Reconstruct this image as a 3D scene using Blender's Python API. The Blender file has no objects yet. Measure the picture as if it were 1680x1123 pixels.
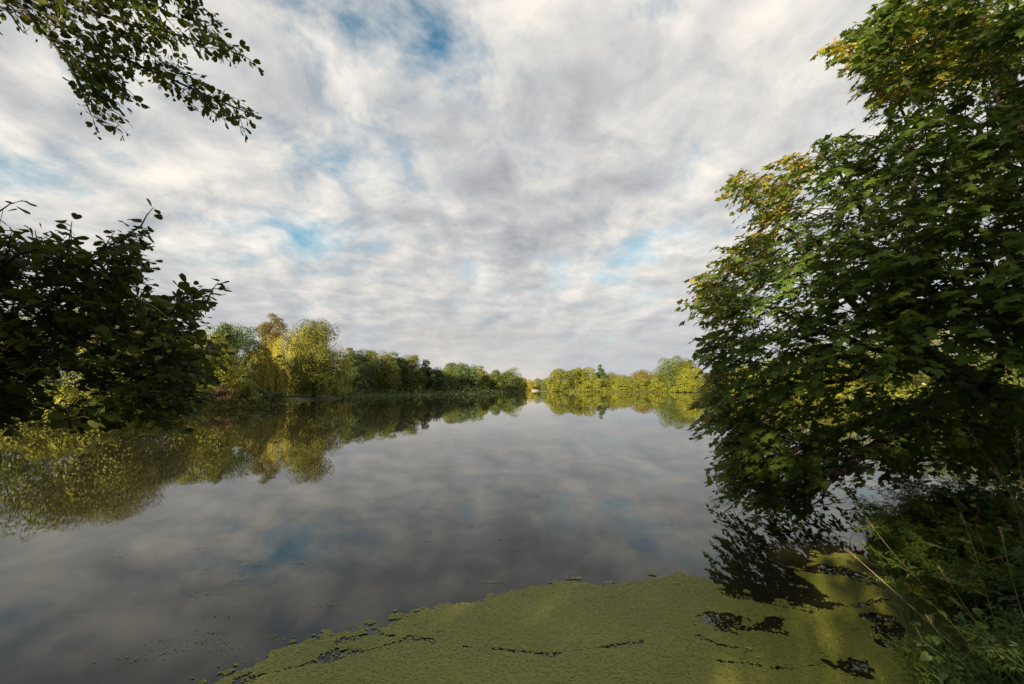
import bpy, math, random
import numpy as np
from mathutils import Vector

# ------------------------------------------------------------------ camera, sky, sun, exposure
scene = bpy.context.scene
COL = scene.collection
R = math.radians
H = 2.2                      # eye above the water
PITCH = R(5.85)
FPX = 1680 * 16 / 36.0       # focal length in pixels of the 1680 wide photograph

cd = bpy.data.cameras.new("camera")
cam = bpy.data.objects.new("camera", cd)
COL.objects.link(cam)
cam.location = (0, 0, H)
cam.rotation_euler = (R(90) + PITCH, 0, 0)
cd.lens = 16; cd.sensor_width = 36; cd.clip_start = 0.05; cd.clip_end = 20000
scene.camera = cam

SUN_EL = R(14.0)
SUN_TRAVEL = (0.50, 0.866)           # horizontal direction the light travels
saz = math.atan2(-SUN_TRAVEL[0], -SUN_TRAVEL[1])   # clockwise angle from +Y to the sun
sd = bpy.data.lights.new("sun", 'SUN')
sd.energy = 5.0; sd.angle = R(0.7); sd.color = (1.0, 0.83, 0.56)
sun = bpy.data.objects.new("sun", sd); COL.objects.link(sun)
sdir = Vector((SUN_TRAVEL[0] * math.cos(SUN_EL), SUN_TRAVEL[1] * math.cos(SUN_EL), -math.sin(SUN_EL)))
sun.rotation_euler = sdir.to_track_quat('-Z', 'Y').to_euler()

scene.view_settings.view_transform = 'Standard'
scene.view_settings.look = 'None'
scene.view_settings.exposure = 1.6
scene.view_settings.gamma = 1.0
scene.cycles.max_bounces = 6
scene.cycles.diffuse_bounces = 3
scene.cycles.glossy_bounces = 3
scene.cycles.transmission_bounces = 4
scene.cycles.transparent_max_bounces = 6
scene.cycles.use_denoising = True

class N:
    """small node-tree helper"""
    def __init__(self, nt):
        self.nt = nt
    def __call__(self, typ, **kw):
        n = self.nt.nodes.new(typ)
        for k, v in kw.items():
            if k.startswith('i_'):
                n.inputs[k[2:].replace('_', ' ')].default_value = v
            else:
                setattr(n, k, v)
        return n
    def link(self, a, b):
        self.nt.links.new(a, b)
    def val(self, x, sock):
        if isinstance(x, (int, float)):
            sock.default_value = x
        else:
            self.link(x, sock)
    def math(self, op, a, b=0.0, c=None):
        n = self.nt.nodes.new('ShaderNodeMath'); n.operation = op
        self.val(a, n.inputs[0]); self.val(b, n.inputs[1])
        if c is not None: self.val(c, n.inputs[2])
        return n.outputs[0]
    def ramp(self, fac, stops):
        n = self.nt.nodes.new('ShaderNodeValToRGB')
        el = n.color_ramp.elements
        while len(el) < len(stops): el.new(0.5)
        for e, (p, c) in zip(el, stops):
            e.position = p
            e.color = (c, c, c, 1) if isinstance(c, (int, float)) else (c[0], c[1], c[2], 1)
        self.link(fac, n.inputs[0])
        return n.outputs[0]
    def noise(self, vec, scale, detail=4, rough=0.5, dist=0.0, lac=2.0):
        n = self.nt.nodes.new('ShaderNodeTexNoise')
        n.inputs['Scale'].default_value = scale; n.inputs['Detail'].default_value = detail
        n.inputs['Roughness'].default_value = rough; n.inputs['Distortion'].default_value = dist
        n.inputs['Lacunarity'].default_value = lac
        if vec is not None: self.link(vec, n.inputs['Vector'])
        return n.outputs['Fac']
    def mix(self, fac, a, b, typ='MIX'):
        n = self.nt.nodes.new('ShaderNodeMix'); n.data_type = 'RGBA'; n.blend_type = typ
        self.val(fac, n.inputs['Factor'])
        for x, s in ((a, n.inputs['A']), (b, n.inputs['B'])):
            if isinstance(x, tuple): s.default_value = (x[0], x[1], x[2], 1)
            else: self.link(x, s)
        return n.outputs['Result']

SKY_K = 0.10
world = bpy.data.worlds.new("World"); scene.world = world; world.use_nodes = True
nt = world.node_tree
for n_ in list(nt.nodes): nt.nodes.remove(n_)
g = N(nt)
out = g('ShaderNodeOutputWorld'); bg = g('ShaderNodeBackground'); bg.inputs['Strength'].default_value = SKY_K
g.link(bg.outputs[0], out.inputs[0])
sky = g('ShaderNodeTexSky'); sky.sky_type = 'NISHITA'; sky.sun_disc = False
sky.sun_elevation = SUN_EL; sky.sun_rotation = saz
sky.air_density = 1.0; sky.dust_density = 0.6; sky.ozone_density = 1.0
tc = g('ShaderNodeTexCoord')
sp = g('ShaderNodeSeparateXYZ'); g.link(tc.outputs['Generated'], sp.inputs[0])
zz = g.math('ADD', g.math('MAXIMUM', sp.outputs[2], 0.0), 0.30)
px = g.math('DIVIDE', sp.outputs[0], zz); py = g.math('DIVIDE', sp.outputs[1], zz)
cb = g('ShaderNodeCombineXYZ'); g.link(px, cb.inputs[0]); g.link(g.math('MULTIPLY', py, 0.85), cb.inputs[1]); cb.inputs[2].default_value = 3.7
P_ = cb.outputs[0]
off = g('ShaderNodeVectorMath'); off.operation = 'ADD'; g.link(P_, off.inputs[0]); off.inputs[1].default_value = (-0.05, -0.06, 0.0)
def blob(cx, cy, rx, ry, amp):
    ax = g.math('DIVIDE', g.math('SUBTRACT', px, cx), rx); ay = g.math('DIVIDE', g.math('SUBTRACT', py, cy), ry)
    d2 = g.math('ADD', g.math('MULTIPLY', ax, ax), g.math('MULTIPLY', ay, ay))
    return g.math('MULTIPLY', g.math('EXPONENT', g.math('MULTIPLY', d2, -1.0)), amp)
big = g.noise(P_, 1.5, 3, 0.5, 0.3)
puff = g.noise(P_, 5.2, 9, 0.58, 0.35)
fine = g.noise(P_, 15.0, 6, 0.6, 0.15)
cov = g.math('ADD', g.math('MULTIPLY', big, 0.55), g.math('ADD', g.math('MULTIPLY', puff, 0.66), g.math('MULTIPLY', fine, 0.20)))
holes = None
for b_ in ((-0.186, 0.802, 0.217, 0.160, 0.25), (-0.351, 1.034, 0.170, 0.269, 0.19), (0.242, 0.754, 0.140, 0.054, 0.23), (-0.708, 1.469, 0.312, 0.151, 0.20), (-1.138, 1.042, 0.189, 0.125, 0.25), (-0.763, 0.818, 0.162, 0.096, 0.27), (-0.597, 1.005, 0.078, 0.158, 0.12)):
    v_ = blob(*b_); holes = v_ if holes is None else g.math('ADD', holes, v_)
dens = g.math('SUBTRACT', cov, holes)
alpha = g.ramp(dens, [(0.39, 0.0), (0.51, 0.50), (0.61, 0.92), (0.70, 1.0)])
puff2 = g.noise(off.outputs[0], 5.2, 9, 0.58, 0.35)
big2 = g.noise(off.outputs[0], 1.5, 3, 0.5, 0.3)
grad = g.math('SUBTRACT', puff, puff2)
lit = g.math('ADD', g.math('MULTIPLY', grad, 1.6), g.math('ADD', 0.72, g.math('MULTIPLY', g.math('SUBTRACT', 0.60, dens), 1.5)))
lit = g.math('ADD', lit, g.math('MULTIPLY', g.math('SUBTRACT', g.noise(P_, 2.1, 3, 0.5, 0.5), 0.5), 1.1))
lit = g.math('ADD', lit, g.math('MULTIPLY', g.math('SUBTRACT', fine, 0.5), 0.25))
z2 = g.math('ADD', g.math('MAXIMUM', sp.outputs[2], 0.0), 0.15)
cb2 = g('ShaderNodeCombineXYZ'); g.link(g.math('DIVIDE', sp.outputs[0], z2), cb2.inputs[0]); g.link(g.math('DIVIDE', sp.outputs[1], z2), cb2.inputs[1]); cb2.inputs[2].default_value = 1.9
off2 = g('ShaderNodeVectorMath'); off2.operation = 'ADD'; g.link(cb2.outputs[0], off2.inputs[0]); off2.inputs[1].default_value = (-0.05, -0.08, 0.0)
c1 = g.noise(cb2.outputs[0], 5.0, 7, 0.58, 0.3); c2 = g.noise(off2.outputs[0], 5.0, 7, 0.58, 0.3)
cmask = g.ramp(sp.outputs[2], [(0.03, 0.25), (0.16, 1.0), (0.42, 0.75), (0.62, 0.15)])
lit = g.math('ADD', lit, g.math('MULTIPLY', cmask, g.math('ADD', g.math('MULTIPLY', g.math('SUBTRACT', c1, c2), 0.55), g.math('MULTIPLY', g.math('SUBTRACT', c1, 0.5), 0.42))))
cloud_c = g.ramp(lit, [(0.05, (1.32, 1.37, 1.46)), (0.40, (1.88, 1.90, 1.93)), (0.72, (2.65, 2.55, 2.40)), (1.0, (3.35, 3.12, 2.82))])
blue = g.mix(1.0, sky.outputs[0], (0.34, 0.56, 0.56), 'MULTIPLY')
skyc = g.mix(alpha, blue, cloud_c)
# the horizon band is flatter and greyer
hz = g.ramp(sp.outputs[2], [(0.0, 0.90), (0.10, 0.60), (0.26, 0.0)])
skyc = g.mix(hz, skyc, g.mix(g.ramp(big, [(0.50, 0.0), (0.72, 0.8)]), (1.62, 1.68, 1.80), (2.75, 2.5, 2.1)))
g.link(skyc, bg.inputs[0])

# ------------------------------------------------------------------ small maths
ct, st = math.cos(PITCH), math.sin(PITCH)
def ray(u, v):
    x = (u - 840) / FPX; y = (561.5 - v) / FPX
    return x, ct - y * st, st + y * ct
def at(u, v, Y):
    """the point seen at photo pixel (u, v) at distance Y ahead"""
    x, y, z = ray(u, v); t = Y / y
    return np.array((x * t, Y, H + z * t))
def wat(u, v, z0=0.0):
    """the point of the water surface seen at photo pixel (u, v)"""
    x, y, z = ray(u, v); t = (z0 - H) / z
    return np.array((x * t, y * t, z0))

def _hash(ix, iy, iz, seed):
    h = (ix.astype(np.int64) * 374761393 + iy.astype(np.int64) * 668265263 + iz.astype(np.int64) * 2147483647 + seed * 1274126177) & 0xffffffff
    h = ((h ^ (h >> 13)) * 1274126177) & 0xffffffff
    h = (h ^ (h >> 16)) & 0xffffffff
    return h / 4294967295.0
def vnoise(p, seed=0):
    p = np.asarray(p, float)
    i = np.floor(p).astype(np.int64); f = p - i; f = f * f * (3 - 2 * f)
    r = 0
    for dx in (0, 1):
        for dy in (0, 1):
            for dz in (0, 1):
                w = (f[:, 0] if dx else 1 - f[:, 0]) * (f[:, 1] if dy else 1 - f[:, 1]) * (f[:, 2] if dz else 1 - f[:, 2])
                r = r + w * _hash(i[:, 0] + dx, i[:, 1] + dy, i[:, 2] + dz, seed)
    return r
def fbm(p, octaves=4, seed=0):
    p = np.asarray(p, float); r = 0; a = 0.5; tot = 0
    for o in range(octaves):
        r = r + a * vnoise(p * (2 ** o), seed + o * 17); tot += a; a *= 0.5
    return r / tot

def inpoly(pts, poly):
    x, y = pts[:, 0], pts[:, 1]; ins = np.zeros(len(pts), bool); n = len(poly)
    for i in range(n):
        x1, y1 = poly[i]; x2, y2 = poly[(i + 1) % n]
        c = ((y1 > y) != (y2 > y))
        with np.errstate(divide='ignore', invalid='ignore'):
            xi = (x2 - x1) * (y - y1) / ((y2 - y1) if y2 != y1 else 1e-12) + x1
        ins ^= c & (x < xi)
    return ins
def segdist(pts, poly, closed=True):
    d = np.full(len(pts), 1e18); n = len(poly)
    for i in range(n if closed else n - 1):
        a = np.array(poly[i]); b = np.array(poly[(i + 1) % n]); ab = b - a
        t = np.clip(((pts - a) @ ab) / max(ab @ ab, 1e-12), 0, 1)
        q = pts - a - t[:, None] * ab
        d = np.minimum(d, (q * q).sum(1))
    return np.sqrt(d)

def unit(v):
    return v / np.maximum(np.linalg.norm(v, axis=-1, keepdims=True), 1e-9)

# ------------------------------------------------------------------ mesh helpers
class MB:
    def __init__(self):
        self.v = []; self.f = []; self.s = []; self.n = 0
    def add(self, v, f, size=None):
        """v (n,3); f flat face indices with face sizes, or an (m,k) array"""
        v = np.asarray(v, float)
        f = np.asarray(f, np.int64)
        if f.ndim == 2:
            self.s.append(np.full(len(f), f.shape[1], np.int32)); f = f.ravel()
        else:
            self.s.append(np.asarray(size, np.int32))
        self.v.append(v); self.f.append(f + self.n); self.n += len(v)
    def inst(self, tv, tf, pos, M):
        """copies of the template: tv (k,3), tf (m,c); pos (n,3); M (n,3,3) with columns the axes"""
        n, k = len(pos), len(tv)
        if n == 0: return
        v = np.einsum('nij,kj->nki', M, tv) + pos[:, None, :]
        f = (tf[None] + (np.arange(n) * k)[:, None, None]).reshape(-1, tf.shape[1])
        self.add(v.reshape(-1, 3), f)
    def tube(self, pts, rad, sides=5):
        pts = np.asarray(pts, float); n = len(pts)
        rad = np.full(n, rad) if np.isscalar(rad) else np.asarray(rad, float)
        t = np.gradient(pts, axis=0); t = unit(t)
        ref = np.array((0.0, 0, 1)) if abs(t[:, 2]).mean() < 0.85 else np.array((1.0, 0, 0))
        a = unit(np.cross(t, ref)); b = np.cross(t, a)
        an = np.arange(sides) * 2 * np.pi / sides
        v = pts[:, None, :] + rad[:, None, None] * (np.cos(an)[None, :, None] * a[:, None, :] + np.sin(an)[None, :, None] * b[:, None, :])
        i = np.arange(n - 1)[:, None] * sides; j = np.arange(sides)[None]; j2 = (j + 1) % sides
        f = np.stack([i + j, i + j2, i + sides + j2, i + sides + j], -1).reshape(-1, 4)
        self.add(v.reshape(-1, 3), f)
        self.add(v[-1], np.arange(sides)[None]); self.add(v[0], np.arange(sides)[::-1][None])
    def build(self, name, mat, parent=None, smooth=False):
        me = bpy.data.meshes.new(name)
        v = np.concatenate(self.v); f = np.concatenate(self.f); s = np.concatenate(self.s)
        me.vertices.add(len(v)); me.vertices.foreach_set('co', v.astype(np.float32).ravel())
        me.loops.add(len(f)); me.loops.foreach_set('vertex_index', f.astype(np.int32))
        me.polygons.add(len(s)); st_ = np.concatenate([[0], np.cumsum(s)[:-1]]).astype(np.int32)
        me.polygons.foreach_set('loop_start', st_)
        if smooth: me.polygons.foreach_set('use_smooth', np.ones(len(s), bool))
        me.update(calc_edges=True); me.validate()
        me.materials.append(mat)
        o = bpy.data.objects.new(name, me); COL.objects.link(o)
        if parent is not None:
            o.parent = parent
            o.location = -np.array(parent.location)
        return o

def tag(o, label=None, cat=None, group=None, kind=None):
    for k, v in (('label', label), ('category', cat), ('group', group), ('kind', kind)):
        if v: o[k] = v
    return o
def thing(name, label, cat, loc, group=None):
    o = bpy.data.objects.new(name, None); COL.objects.link(o)
    o.location = tuple(float(q) for q in loc); o.empty_display_size = 0.3
    return tag(o, label, cat, group)

def frames(normal, along, size, sx=1.0):
    """rotation matrices whose columns are side, along, normal, scaled by size"""
    nrm = unit(normal); al = along - (along * nrm).sum(1, keepdims=True) * nrm; al = unit(al)
    side = np.cross(al, nrm)
    size = np.asarray(size)[:, None]
    return np.stack([side * size * sx, al * size, nrm * size], -1)

# ------------------------------------------------------------------ materials
def leaf_mat(name, stops, transl=0.27, rough=0.5, spec=0.35, trans_tint=(1.25, 1.2, 0.55), patch=None):
    m = bpy.data.materials.new(name); m.use_nodes = True
    nt = m.node_tree
    for n_ in list(nt.nodes): nt.nodes.remove(n_)
    g = N(nt)
    out = g('ShaderNodeOutputMaterial')
    geo = g('ShaderNodeNewGeometry'); oi = g('ShaderNodeObjectInfo')
    tco = g('ShaderNodeTexCoord')
    r = geo.outputs['Random Per Island']
    r = g.math('ADD', g.math('MULTIPLY', r, 0.34), g.math('MULTIPLY', g.noise(tco.outputs['Object'], 0.40, 4, 0.6), 0.66)) if patch is None else \
        g.math('ADD', g.math('MULTIPLY', r, 0.34), g.math('MULTIPLY', g.math('SUBTRACT', g.noise(tco.outputs['Object'], patch, 3, 0.6), 0.15), 0.95))
    c = g.ramp(r, stops)
    hs = g('ShaderNodeHueSaturation'); g.link(c, hs.inputs['Color'])
    hs.inputs['Hue'].default_value = 0.5
    g.link(g.math('ADD', 0.86, g.math('MULTIPLY', oi.outputs['Random'], 0.28)), hs.inputs['Value'])
    c = hs.outputs[0]
    pb = g('ShaderNodeBsdfPrincipled'); g.link(c, pb.inputs['Base Color'])
    pb.inputs['Roughness'].default_value = rough; pb.inputs['Specular IOR Level'].default_value = spec
    tr = g('ShaderNodeBsdfTranslucent'); g.link(g.mix(1.0, c, trans_tint, 'MULTIPLY'), tr.inputs['Color'])
    mx = g('ShaderNodeMixShader'); mx.inputs[0].default_value = transl
    g.link(pb.outputs[0], mx.inputs[1]); g.link(tr.outputs[0], mx.inputs[2]); g.link(mx.outputs[0], out.inputs[0])
    return m

def plain_mat(name, c1, c2, scale=6, rough=0.8, bump=0.3, spec=0.3):
    m = bpy.data.materials.new(name); m.use_nodes = True
    g = N(m.node_tree); pb = m.node_tree.nodes['Principled BSDF']
    tco = g('ShaderNodeTexCoord')
    f = g.noise(tco.outputs['Object'], scale, 6, 0.6)
    g.link(g.mix(g.ramp(f, [(0.3, 0.0), (0.7, 1.0)]), c1, c2), pb.inputs['Base Color'])
    pb.inputs['Roughness'].default_value = rough; pb.inputs['Specular IOR Level'].default_value = spec
    if bump:
        b = g('ShaderNodeBump'); b.inputs['Strength'].default_value = bump; b.inputs['Distance'].default_value = 0.02
        g.link(f, b.inputs['Height']); g.link(b.outputs[0], pb.inputs['Normal'])
    return m

BARK = plain_mat('bark', (0.022, 0.017, 0.012), (0.055, 0.043, 0.030), 14, 0.9, 0.6)
TWIG = plain_mat('twig_bark', (0.018, 0.013, 0.009), (0.038, 0.028, 0.018), 20, 0.85, 0.2)
DRY = plain_mat('dry_stalk', (0.20, 0.15, 0.075), (0.30, 0.235, 0.13), 12, 0.8, 0.0)

def shades(r, g_, b, spread=0.35):
    return [(0.05, (r * (1 - spread), g_ * (1 - spread * .9), b * (1 - spread))), (0.5, (r, g_, b)), (0.95, (r * (1 + spread), g_ * (1 + spread * .85), b * (1 + spread * .4)))]
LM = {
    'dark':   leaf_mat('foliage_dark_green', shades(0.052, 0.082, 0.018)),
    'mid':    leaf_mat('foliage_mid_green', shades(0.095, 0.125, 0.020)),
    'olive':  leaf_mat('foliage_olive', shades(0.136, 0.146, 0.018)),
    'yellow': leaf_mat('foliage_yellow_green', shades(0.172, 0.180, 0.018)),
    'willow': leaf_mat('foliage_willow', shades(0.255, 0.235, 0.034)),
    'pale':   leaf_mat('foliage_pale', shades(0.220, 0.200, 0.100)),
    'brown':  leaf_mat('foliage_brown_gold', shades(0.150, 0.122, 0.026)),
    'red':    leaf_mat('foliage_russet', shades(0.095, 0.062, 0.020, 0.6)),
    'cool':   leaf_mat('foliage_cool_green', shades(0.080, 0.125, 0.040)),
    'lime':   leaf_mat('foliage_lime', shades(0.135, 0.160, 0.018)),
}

# ------------------------------------------------------------------ lake, terrain, water
SHORE = [(-30, 24), (-22, 13), (-14, 6), (-7, 2.9), (-3, 2.3), (0, 2.3), (2.1, 2.6), (3.1, 3.6), (4.0, 5.1), (5.2, 6.9), (7.6, 8.5), (13, 9.6), (25, 12), (45, 25),
         (60, 48), (74, 95), (102, 180), (116, 262), (78, 296), (28, 322), (22, 430), (34, 540), (8, 540), (11, 400), (7, 330), (-11, 208), (-31, 164),
         (-44, 120), (-36.5, 101), (-38, 88), (-39, 77), (-33.5, 68), (-33, 50), (-31.5, 37)]
def chaikin(p, n=3):
    p = np.array(p, float)
    for _ in range(n):
        q = np.roll(p, -1, 0); p = np.stack([p * .75 + q * .25, p * .25 + q * .75], 1).reshape(-1, 2)
    return p
SH = chaikin(SHORE, 3)
_dist = np.linalg.norm(SH, axis=1)
_w = np.stack([fbm(np.c_[SH * 0.35, np.zeros(len(SH))], 3, 5) - .5, fbm(np.c_[SH * 0.35, np.ones(len(SH)) * 9], 3, 6) - .5], 1)
SH = SH + _w * np.clip(_dist * 0.04, 0.25, 4.0)[:, None]
def ground_z(xy):
    xy = np.atleast_2d(np.asarray(xy, float))
    d = segdist(xy, SH); ins = inpoly(xy, SH); d = np.where(ins, -d, d)
    n = fbm(np.c_[xy * 0.7, np.zeros(len(xy))], 4, 3) - 0.5
    n2 = fbm(np.c_[xy * 0.03, np.zeros(len(xy))], 3, 8) - 0.5
    up = 0.10 + 0.42 * (1 - np.exp(-np.maximum(d, 0) / 0.9)) + np.minimum(np.maximum(d, 0) * 0.02, 2.5) + 0.22 * n + 1.0 * n2 * np.clip(d / 30, 0, 1)
    return np.where(d > 0, up, np.maximum(-1.2, -0.05 + d * 0.6))

tt = np.linspace(-1, 1, 331)
gx = np.sinh(tt * 7.6) / np.sinh(7.6) * 3000 + 2.0
gy = np.sinh(tt * 7.6) / np.sinh(7.6) * 3000 + 5.0
GX, GY = np.meshgrid(gx, gy, indexing='ij')
GP = np.stack([GX.ravel(), GY.ravel()], 1)
GZ = ground_z(GP)
ng = len(gx)
ii, jj = np.meshgrid(np.arange(ng - 1), np.arange(ng - 1), indexing='ij')
gf = np.stack([ii * ng + jj, (ii + 1) * ng + jj, (ii + 1) * ng + jj + 1, ii * ng + jj + 1], -1).reshape(-1, 4)
GM = bpy.data.materials.new('grassy_bank'); GM.use_nodes = True
g = N(GM.node_tree); pb = GM.node_tree.nodes['Principled BSDF']; tco = g('ShaderNodeTexCoord')
f1 = g.noise(tco.outputs['Object'], 0.8, 8, 0.65); f2 = g.noise(tco.outputs['Object'], 11.0, 6, 0.7)
cc = g.mix(g.ramp(f1, [(0.35, 0.0), (0.65, 1.0)]), (0.045, 0.062, 0.016), (0.095, 0.095, 0.028))
cc = g.mix(g.ramp(f2, [(0.5, 0.0), (0.68, 0.75)]), cc, (0.050, 0.036, 0.022))
g.link(cc, pb.inputs['Base Color']); pb.inputs['Roughness'].default_value = 0.95
bp = g('ShaderNodeBump'); bp.inputs['Strength'].default_value = 0.8; bp.inputs['Distance'].default_value = 0.06; g.link(f2, bp.inputs['Height']); g.link(bp.outputs[0], pb.inputs['Normal'])
mb = MB(); mb.add(np.c_[GP, GZ], gf)
tag(mb.build('ground', GM, smooth=True), kind='structure')

WM = bpy.data.materials.new('lake_water'); WM.use_nodes = True
g = N(WM.node_tree); pb = WM.node_tree.nodes['Principled BSDF']; tco = g('ShaderNodeTexCoord')
pb.inputs['Base Color'].default_value = (0.019, 0.0175, 0.009, 1)
pb.inputs['Roughness'].default_value = 0.02; pb.inputs['IOR'].default_value = 1.333
mp = g('ShaderNodeMapping'); g.link(tco.outputs['Object'], mp.inputs[0]); mp.inputs['Scale'].default_value = (1.0, 0.55, 1.0)
w1 = g.noise(mp.outputs[0], 0.55, 3, 0.5); w2 = g.noise(mp.outputs[0], 5.0, 3, 0.55)
mp2 = g('ShaderNodeMapping'); g.link(tco.outputs['Object'], mp2.inputs[0]); mp2.inputs['Scale'].default_value = (0.010, 0.030, 1.0)
mp2.inputs['Location'].default_value = (0.3, 0.1, 0)
breeze = g.ramp(g.noise(mp2.outputs[0], 1.0, 4, 0.55), [(0.47, 0.0), (0.60, 1.0)])
spw = g('ShaderNodeSeparateXYZ'); g.link(tco.outputs['Object'], spw.inputs[0])
farm = g.ramp(g.math('DIVIDE', spw.outputs[1], 400.0), [(0.10, 0.0), (0.24, 1.0)])
breeze = g.math('MULTIPLY', breeze, farm)
hgt = g.math('ADD', g.math('MULTIPLY', w1, 0.010), g.math('MULTIPLY', w2, g.math('ADD', 0.0007, g.math('MULTIPLY', breeze, 0.012))))
bp = g('ShaderNodeBump'); bp.inputs['Strength'].default_value = 0.22; bp.inputs['Distance'].default_value = 1.0
g.link(hgt, bp.inputs['Height']); g.link(bp.outputs[0], pb.inputs['Normal'])
mb = MB(); mb.add([(-90, -10, 0), (160, -10, 0), (160, 620, 0), (-90, 620, 0)], [[0, 1, 2, 3]])
tag(mb.build('water', WM), kind='structure')

# ------------------------------------------------------------------ far and middle-distance trees
RHOMB_V = np.array([(0, -.5, 0), (.36, -.08, .05), (.30, .22, .03), (0, .55, -.04), (-.33, .16, .04), (-.34, -.12, .03)])
RHOMB_F = np.array([[0, 1, 2, 3], [0, 3, 4, 5]])
NARROW_V = np.array([(0, -.5, 0), (.13, 0, .02), (0, .5, -.02), (-.13, 0, .02)])
NARROW_F = np.array([[0, 1, 2, 3]])

def rnd_dirs(rng, n):
    d = rng.normal(size=(n, 3)); return unit(d)

def crown_points(rng, kind, h, w, n_leaf, leaf):
    """leaf positions and normals of a crown standing on z=0"""
    rx = w / 2
    if kind == 'round':   z0, z1, pw = -0.32 * h, h, 1.0
    elif kind == 'tall':  z0, z1, pw = -0.12 * h, h, 1.0
    elif kind == 'cone':  z0, z1, pw = 0.06 * h, h, 1.0
    elif kind == 'bush':  z0, z1, pw = -0.05 * h, h, 1.0
    else:                 z0, z1, pw = 0.22 * h, h, 1.0
    zc, rz = (z0 + z1) / 2, (z1 - z0) / 2
    ncl = {'round': 84, 'tall': 44, 'cone': 46, 'bush': 40, 'wispy': 46}[kind]
    d = rnd_dirs(rng, ncl)
    rr = rng.uniform(0.45, 1.0, ncl) ** 0.6
    lump = 0.62 + 0.72 * fbm(d * 1.7 + rng.uniform(0, 50), 3, int(rng.integers(1e6)))
    cen = d * (rr * lump)[:, None]
    if kind == 'bush':
        cen[:, 2] = np.abs(cen[:, 2]) * 2 - 1
    s = 0.80
    if kind == 'cone':
        zt = (cen[:, 2] + 1) / 2; cen[:, :2] *= (1.25 * (1 - zt) ** 0.7 + .12)[:, None]
    if kind == 'round':
        zt = (cen[:, 2] + 1) / 2; cen[:, :2] *= np.clip(0.84 + 0.55 * zt, 0, 1.08)[:, None]
    c = np.c_[cen[:, 0] * rx * s, cen[:, 1] * rx * s, zc + cen[:, 2] * rz * s]
    rc = rng.uniform(0.13, 0.31, ncl) * w * {'round': 0.85, 'tall': 1.0, 'cone': 0.75, 'bush': 0.8, 'wispy': 0.85}[kind]
    rc = np.minimum(rc, h * 0.22)
    if kind == 'cone': rc *= 0.6 + 0.7 * (1 - (c[:, 2] - z0) / h)
    pr = rc ** 2; pr /= pr.sum()
    k = rng.choice(ncl, n_leaf, p=pr)
    dd = rnd_dirs(rng, n_leaf); dd[:, 2] = np.where(rng.random(n_leaf) < 0.55, np.abs(dd[:, 2]), dd[:, 2])
    rad = rc[k] * rng.uniform(0.62, 1.10, n_leaf) ** (0.35 if kind != 'wispy' else 1.0)
    lp = 0.72 + 0.55 * vnoise(dd * 2.3 + k[:, None] * 7.1, 11)
    spur = rng.integers(0, ncl, 9); c[spur, 2] += np.where(c[spur, 2] > .6 * h, .10 * h * rng.random(9), 0); rc[spur] *= .7
    pos = c[k] + dd * (rad * lp)[:, None] * np.array((1, 1, 0.78))
    nrm = dd * 1.0 + np.array((0, 0, 0.40)) + rng.normal(size=(n_leaf, 3)) * 0.24
    keep = pos[:, 2] > 0.02 * h
    top = pos[:, 2].max(); pos[:, 2] *= h / top
    pos = pos - np.r_[pos[:, :2].mean(0), 0]; wd = max(np.percentile(np.abs(pos[:, 0]), 97.5), 1e-6); pos[:, :2] *= (w / 2) / wd
    return pos[keep], nrm[keep], c

def make_tree(name, label, kind, tone, u, vtop, w_px, Y, group=None, cat='tree', leaf=None, dens=1.0, seed=0, xyz=None, hw=None, parent_z=None):
    rng = np.random.default_rng(seed * 977 + int(abs(u) * 13) + int(Y))
    if xyz is None:
        p = at(u, vtop, Y); x, y = p[0], Y
        gz = float(ground_z([(x, y)])[0]); gz = max(gz, 0.05)
        h = p[2] - gz; w = w_px / FPX * Y
    else:
        x, y = xyz[:2]; gz = float(ground_z([(x, y)])[0]); h, w = hw
    root = thing(name, label, cat, (x, y, gz), group)
    lf = leaf or max(0.20, min(0.46, Y / 900 + 0.12))
    M = MB(); T = MB()
    ax = rng.uniform(0, 2 * np.pi)
    if kind == 'weep':
        strands_v(rng, M, h, w, lf, dens)
        cen = np.c_[rng.uniform(-.3, .3, 12) * w, rng.uniform(-.3, .3, 12) * w, rng.uniform(.6, .9, 12) * h]
    else:
        area = (math.pi * w * h * 0.85) * (1.5 if kind != 'wispy' else 0.8) + 6
        n = int(1.25 * min(24000, max(700, dens * area / (lf * lf * 0.36))))
        pos, nrm, cen = crown_points(rng, kind, h, w, n, lf)
        along = rng.normal(size=pos.shape)
        M.inst(RHOMB_V, RHOMB_F, pos, frames(nrm, along, lf * rng.uniform(0.6, 1.35, len(pos)), 1.0))
    tr = h * (0.018 if kind in ('cone', 'tall') else 0.026) if kind != 'bush' else h * 0.02
    zt = h * (0.86 if kind != 'bush' else 0.6)
    k = 7; zz_ = np.linspace(-0.3, zt, k)
    ptt = np.c_[np.cumsum(rng.normal(0, .012 * h, k)) * .6, np.cumsum(rng.normal(0, .012 * h, k)) * .6, zz_]
    ptt[:2, :2] = 0
    T.tube(ptt, np.linspace(tr * 1.25, tr * 0.2, k), 7)
    for q in cen[np.argsort(rng.random(len(cen)))[:12]]:
        a = ptt[min(k - 2, max(1, int(k * (q[2] / h) * 0.6)))]
        if q[2] < a[2]: q = q + np.array((0, 0, .05 * h))
        mid = (a + q) / 2 + np.array((0, 0, .03 * h))
        T.tube([a, mid, q], [tr * .5, tr * .32, tr * .12], 4)
    T.build('trunk' if kind != 'bush' else 'stems', BARK, root).location = (0, 0, 0)
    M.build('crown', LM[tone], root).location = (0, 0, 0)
    return root

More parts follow.
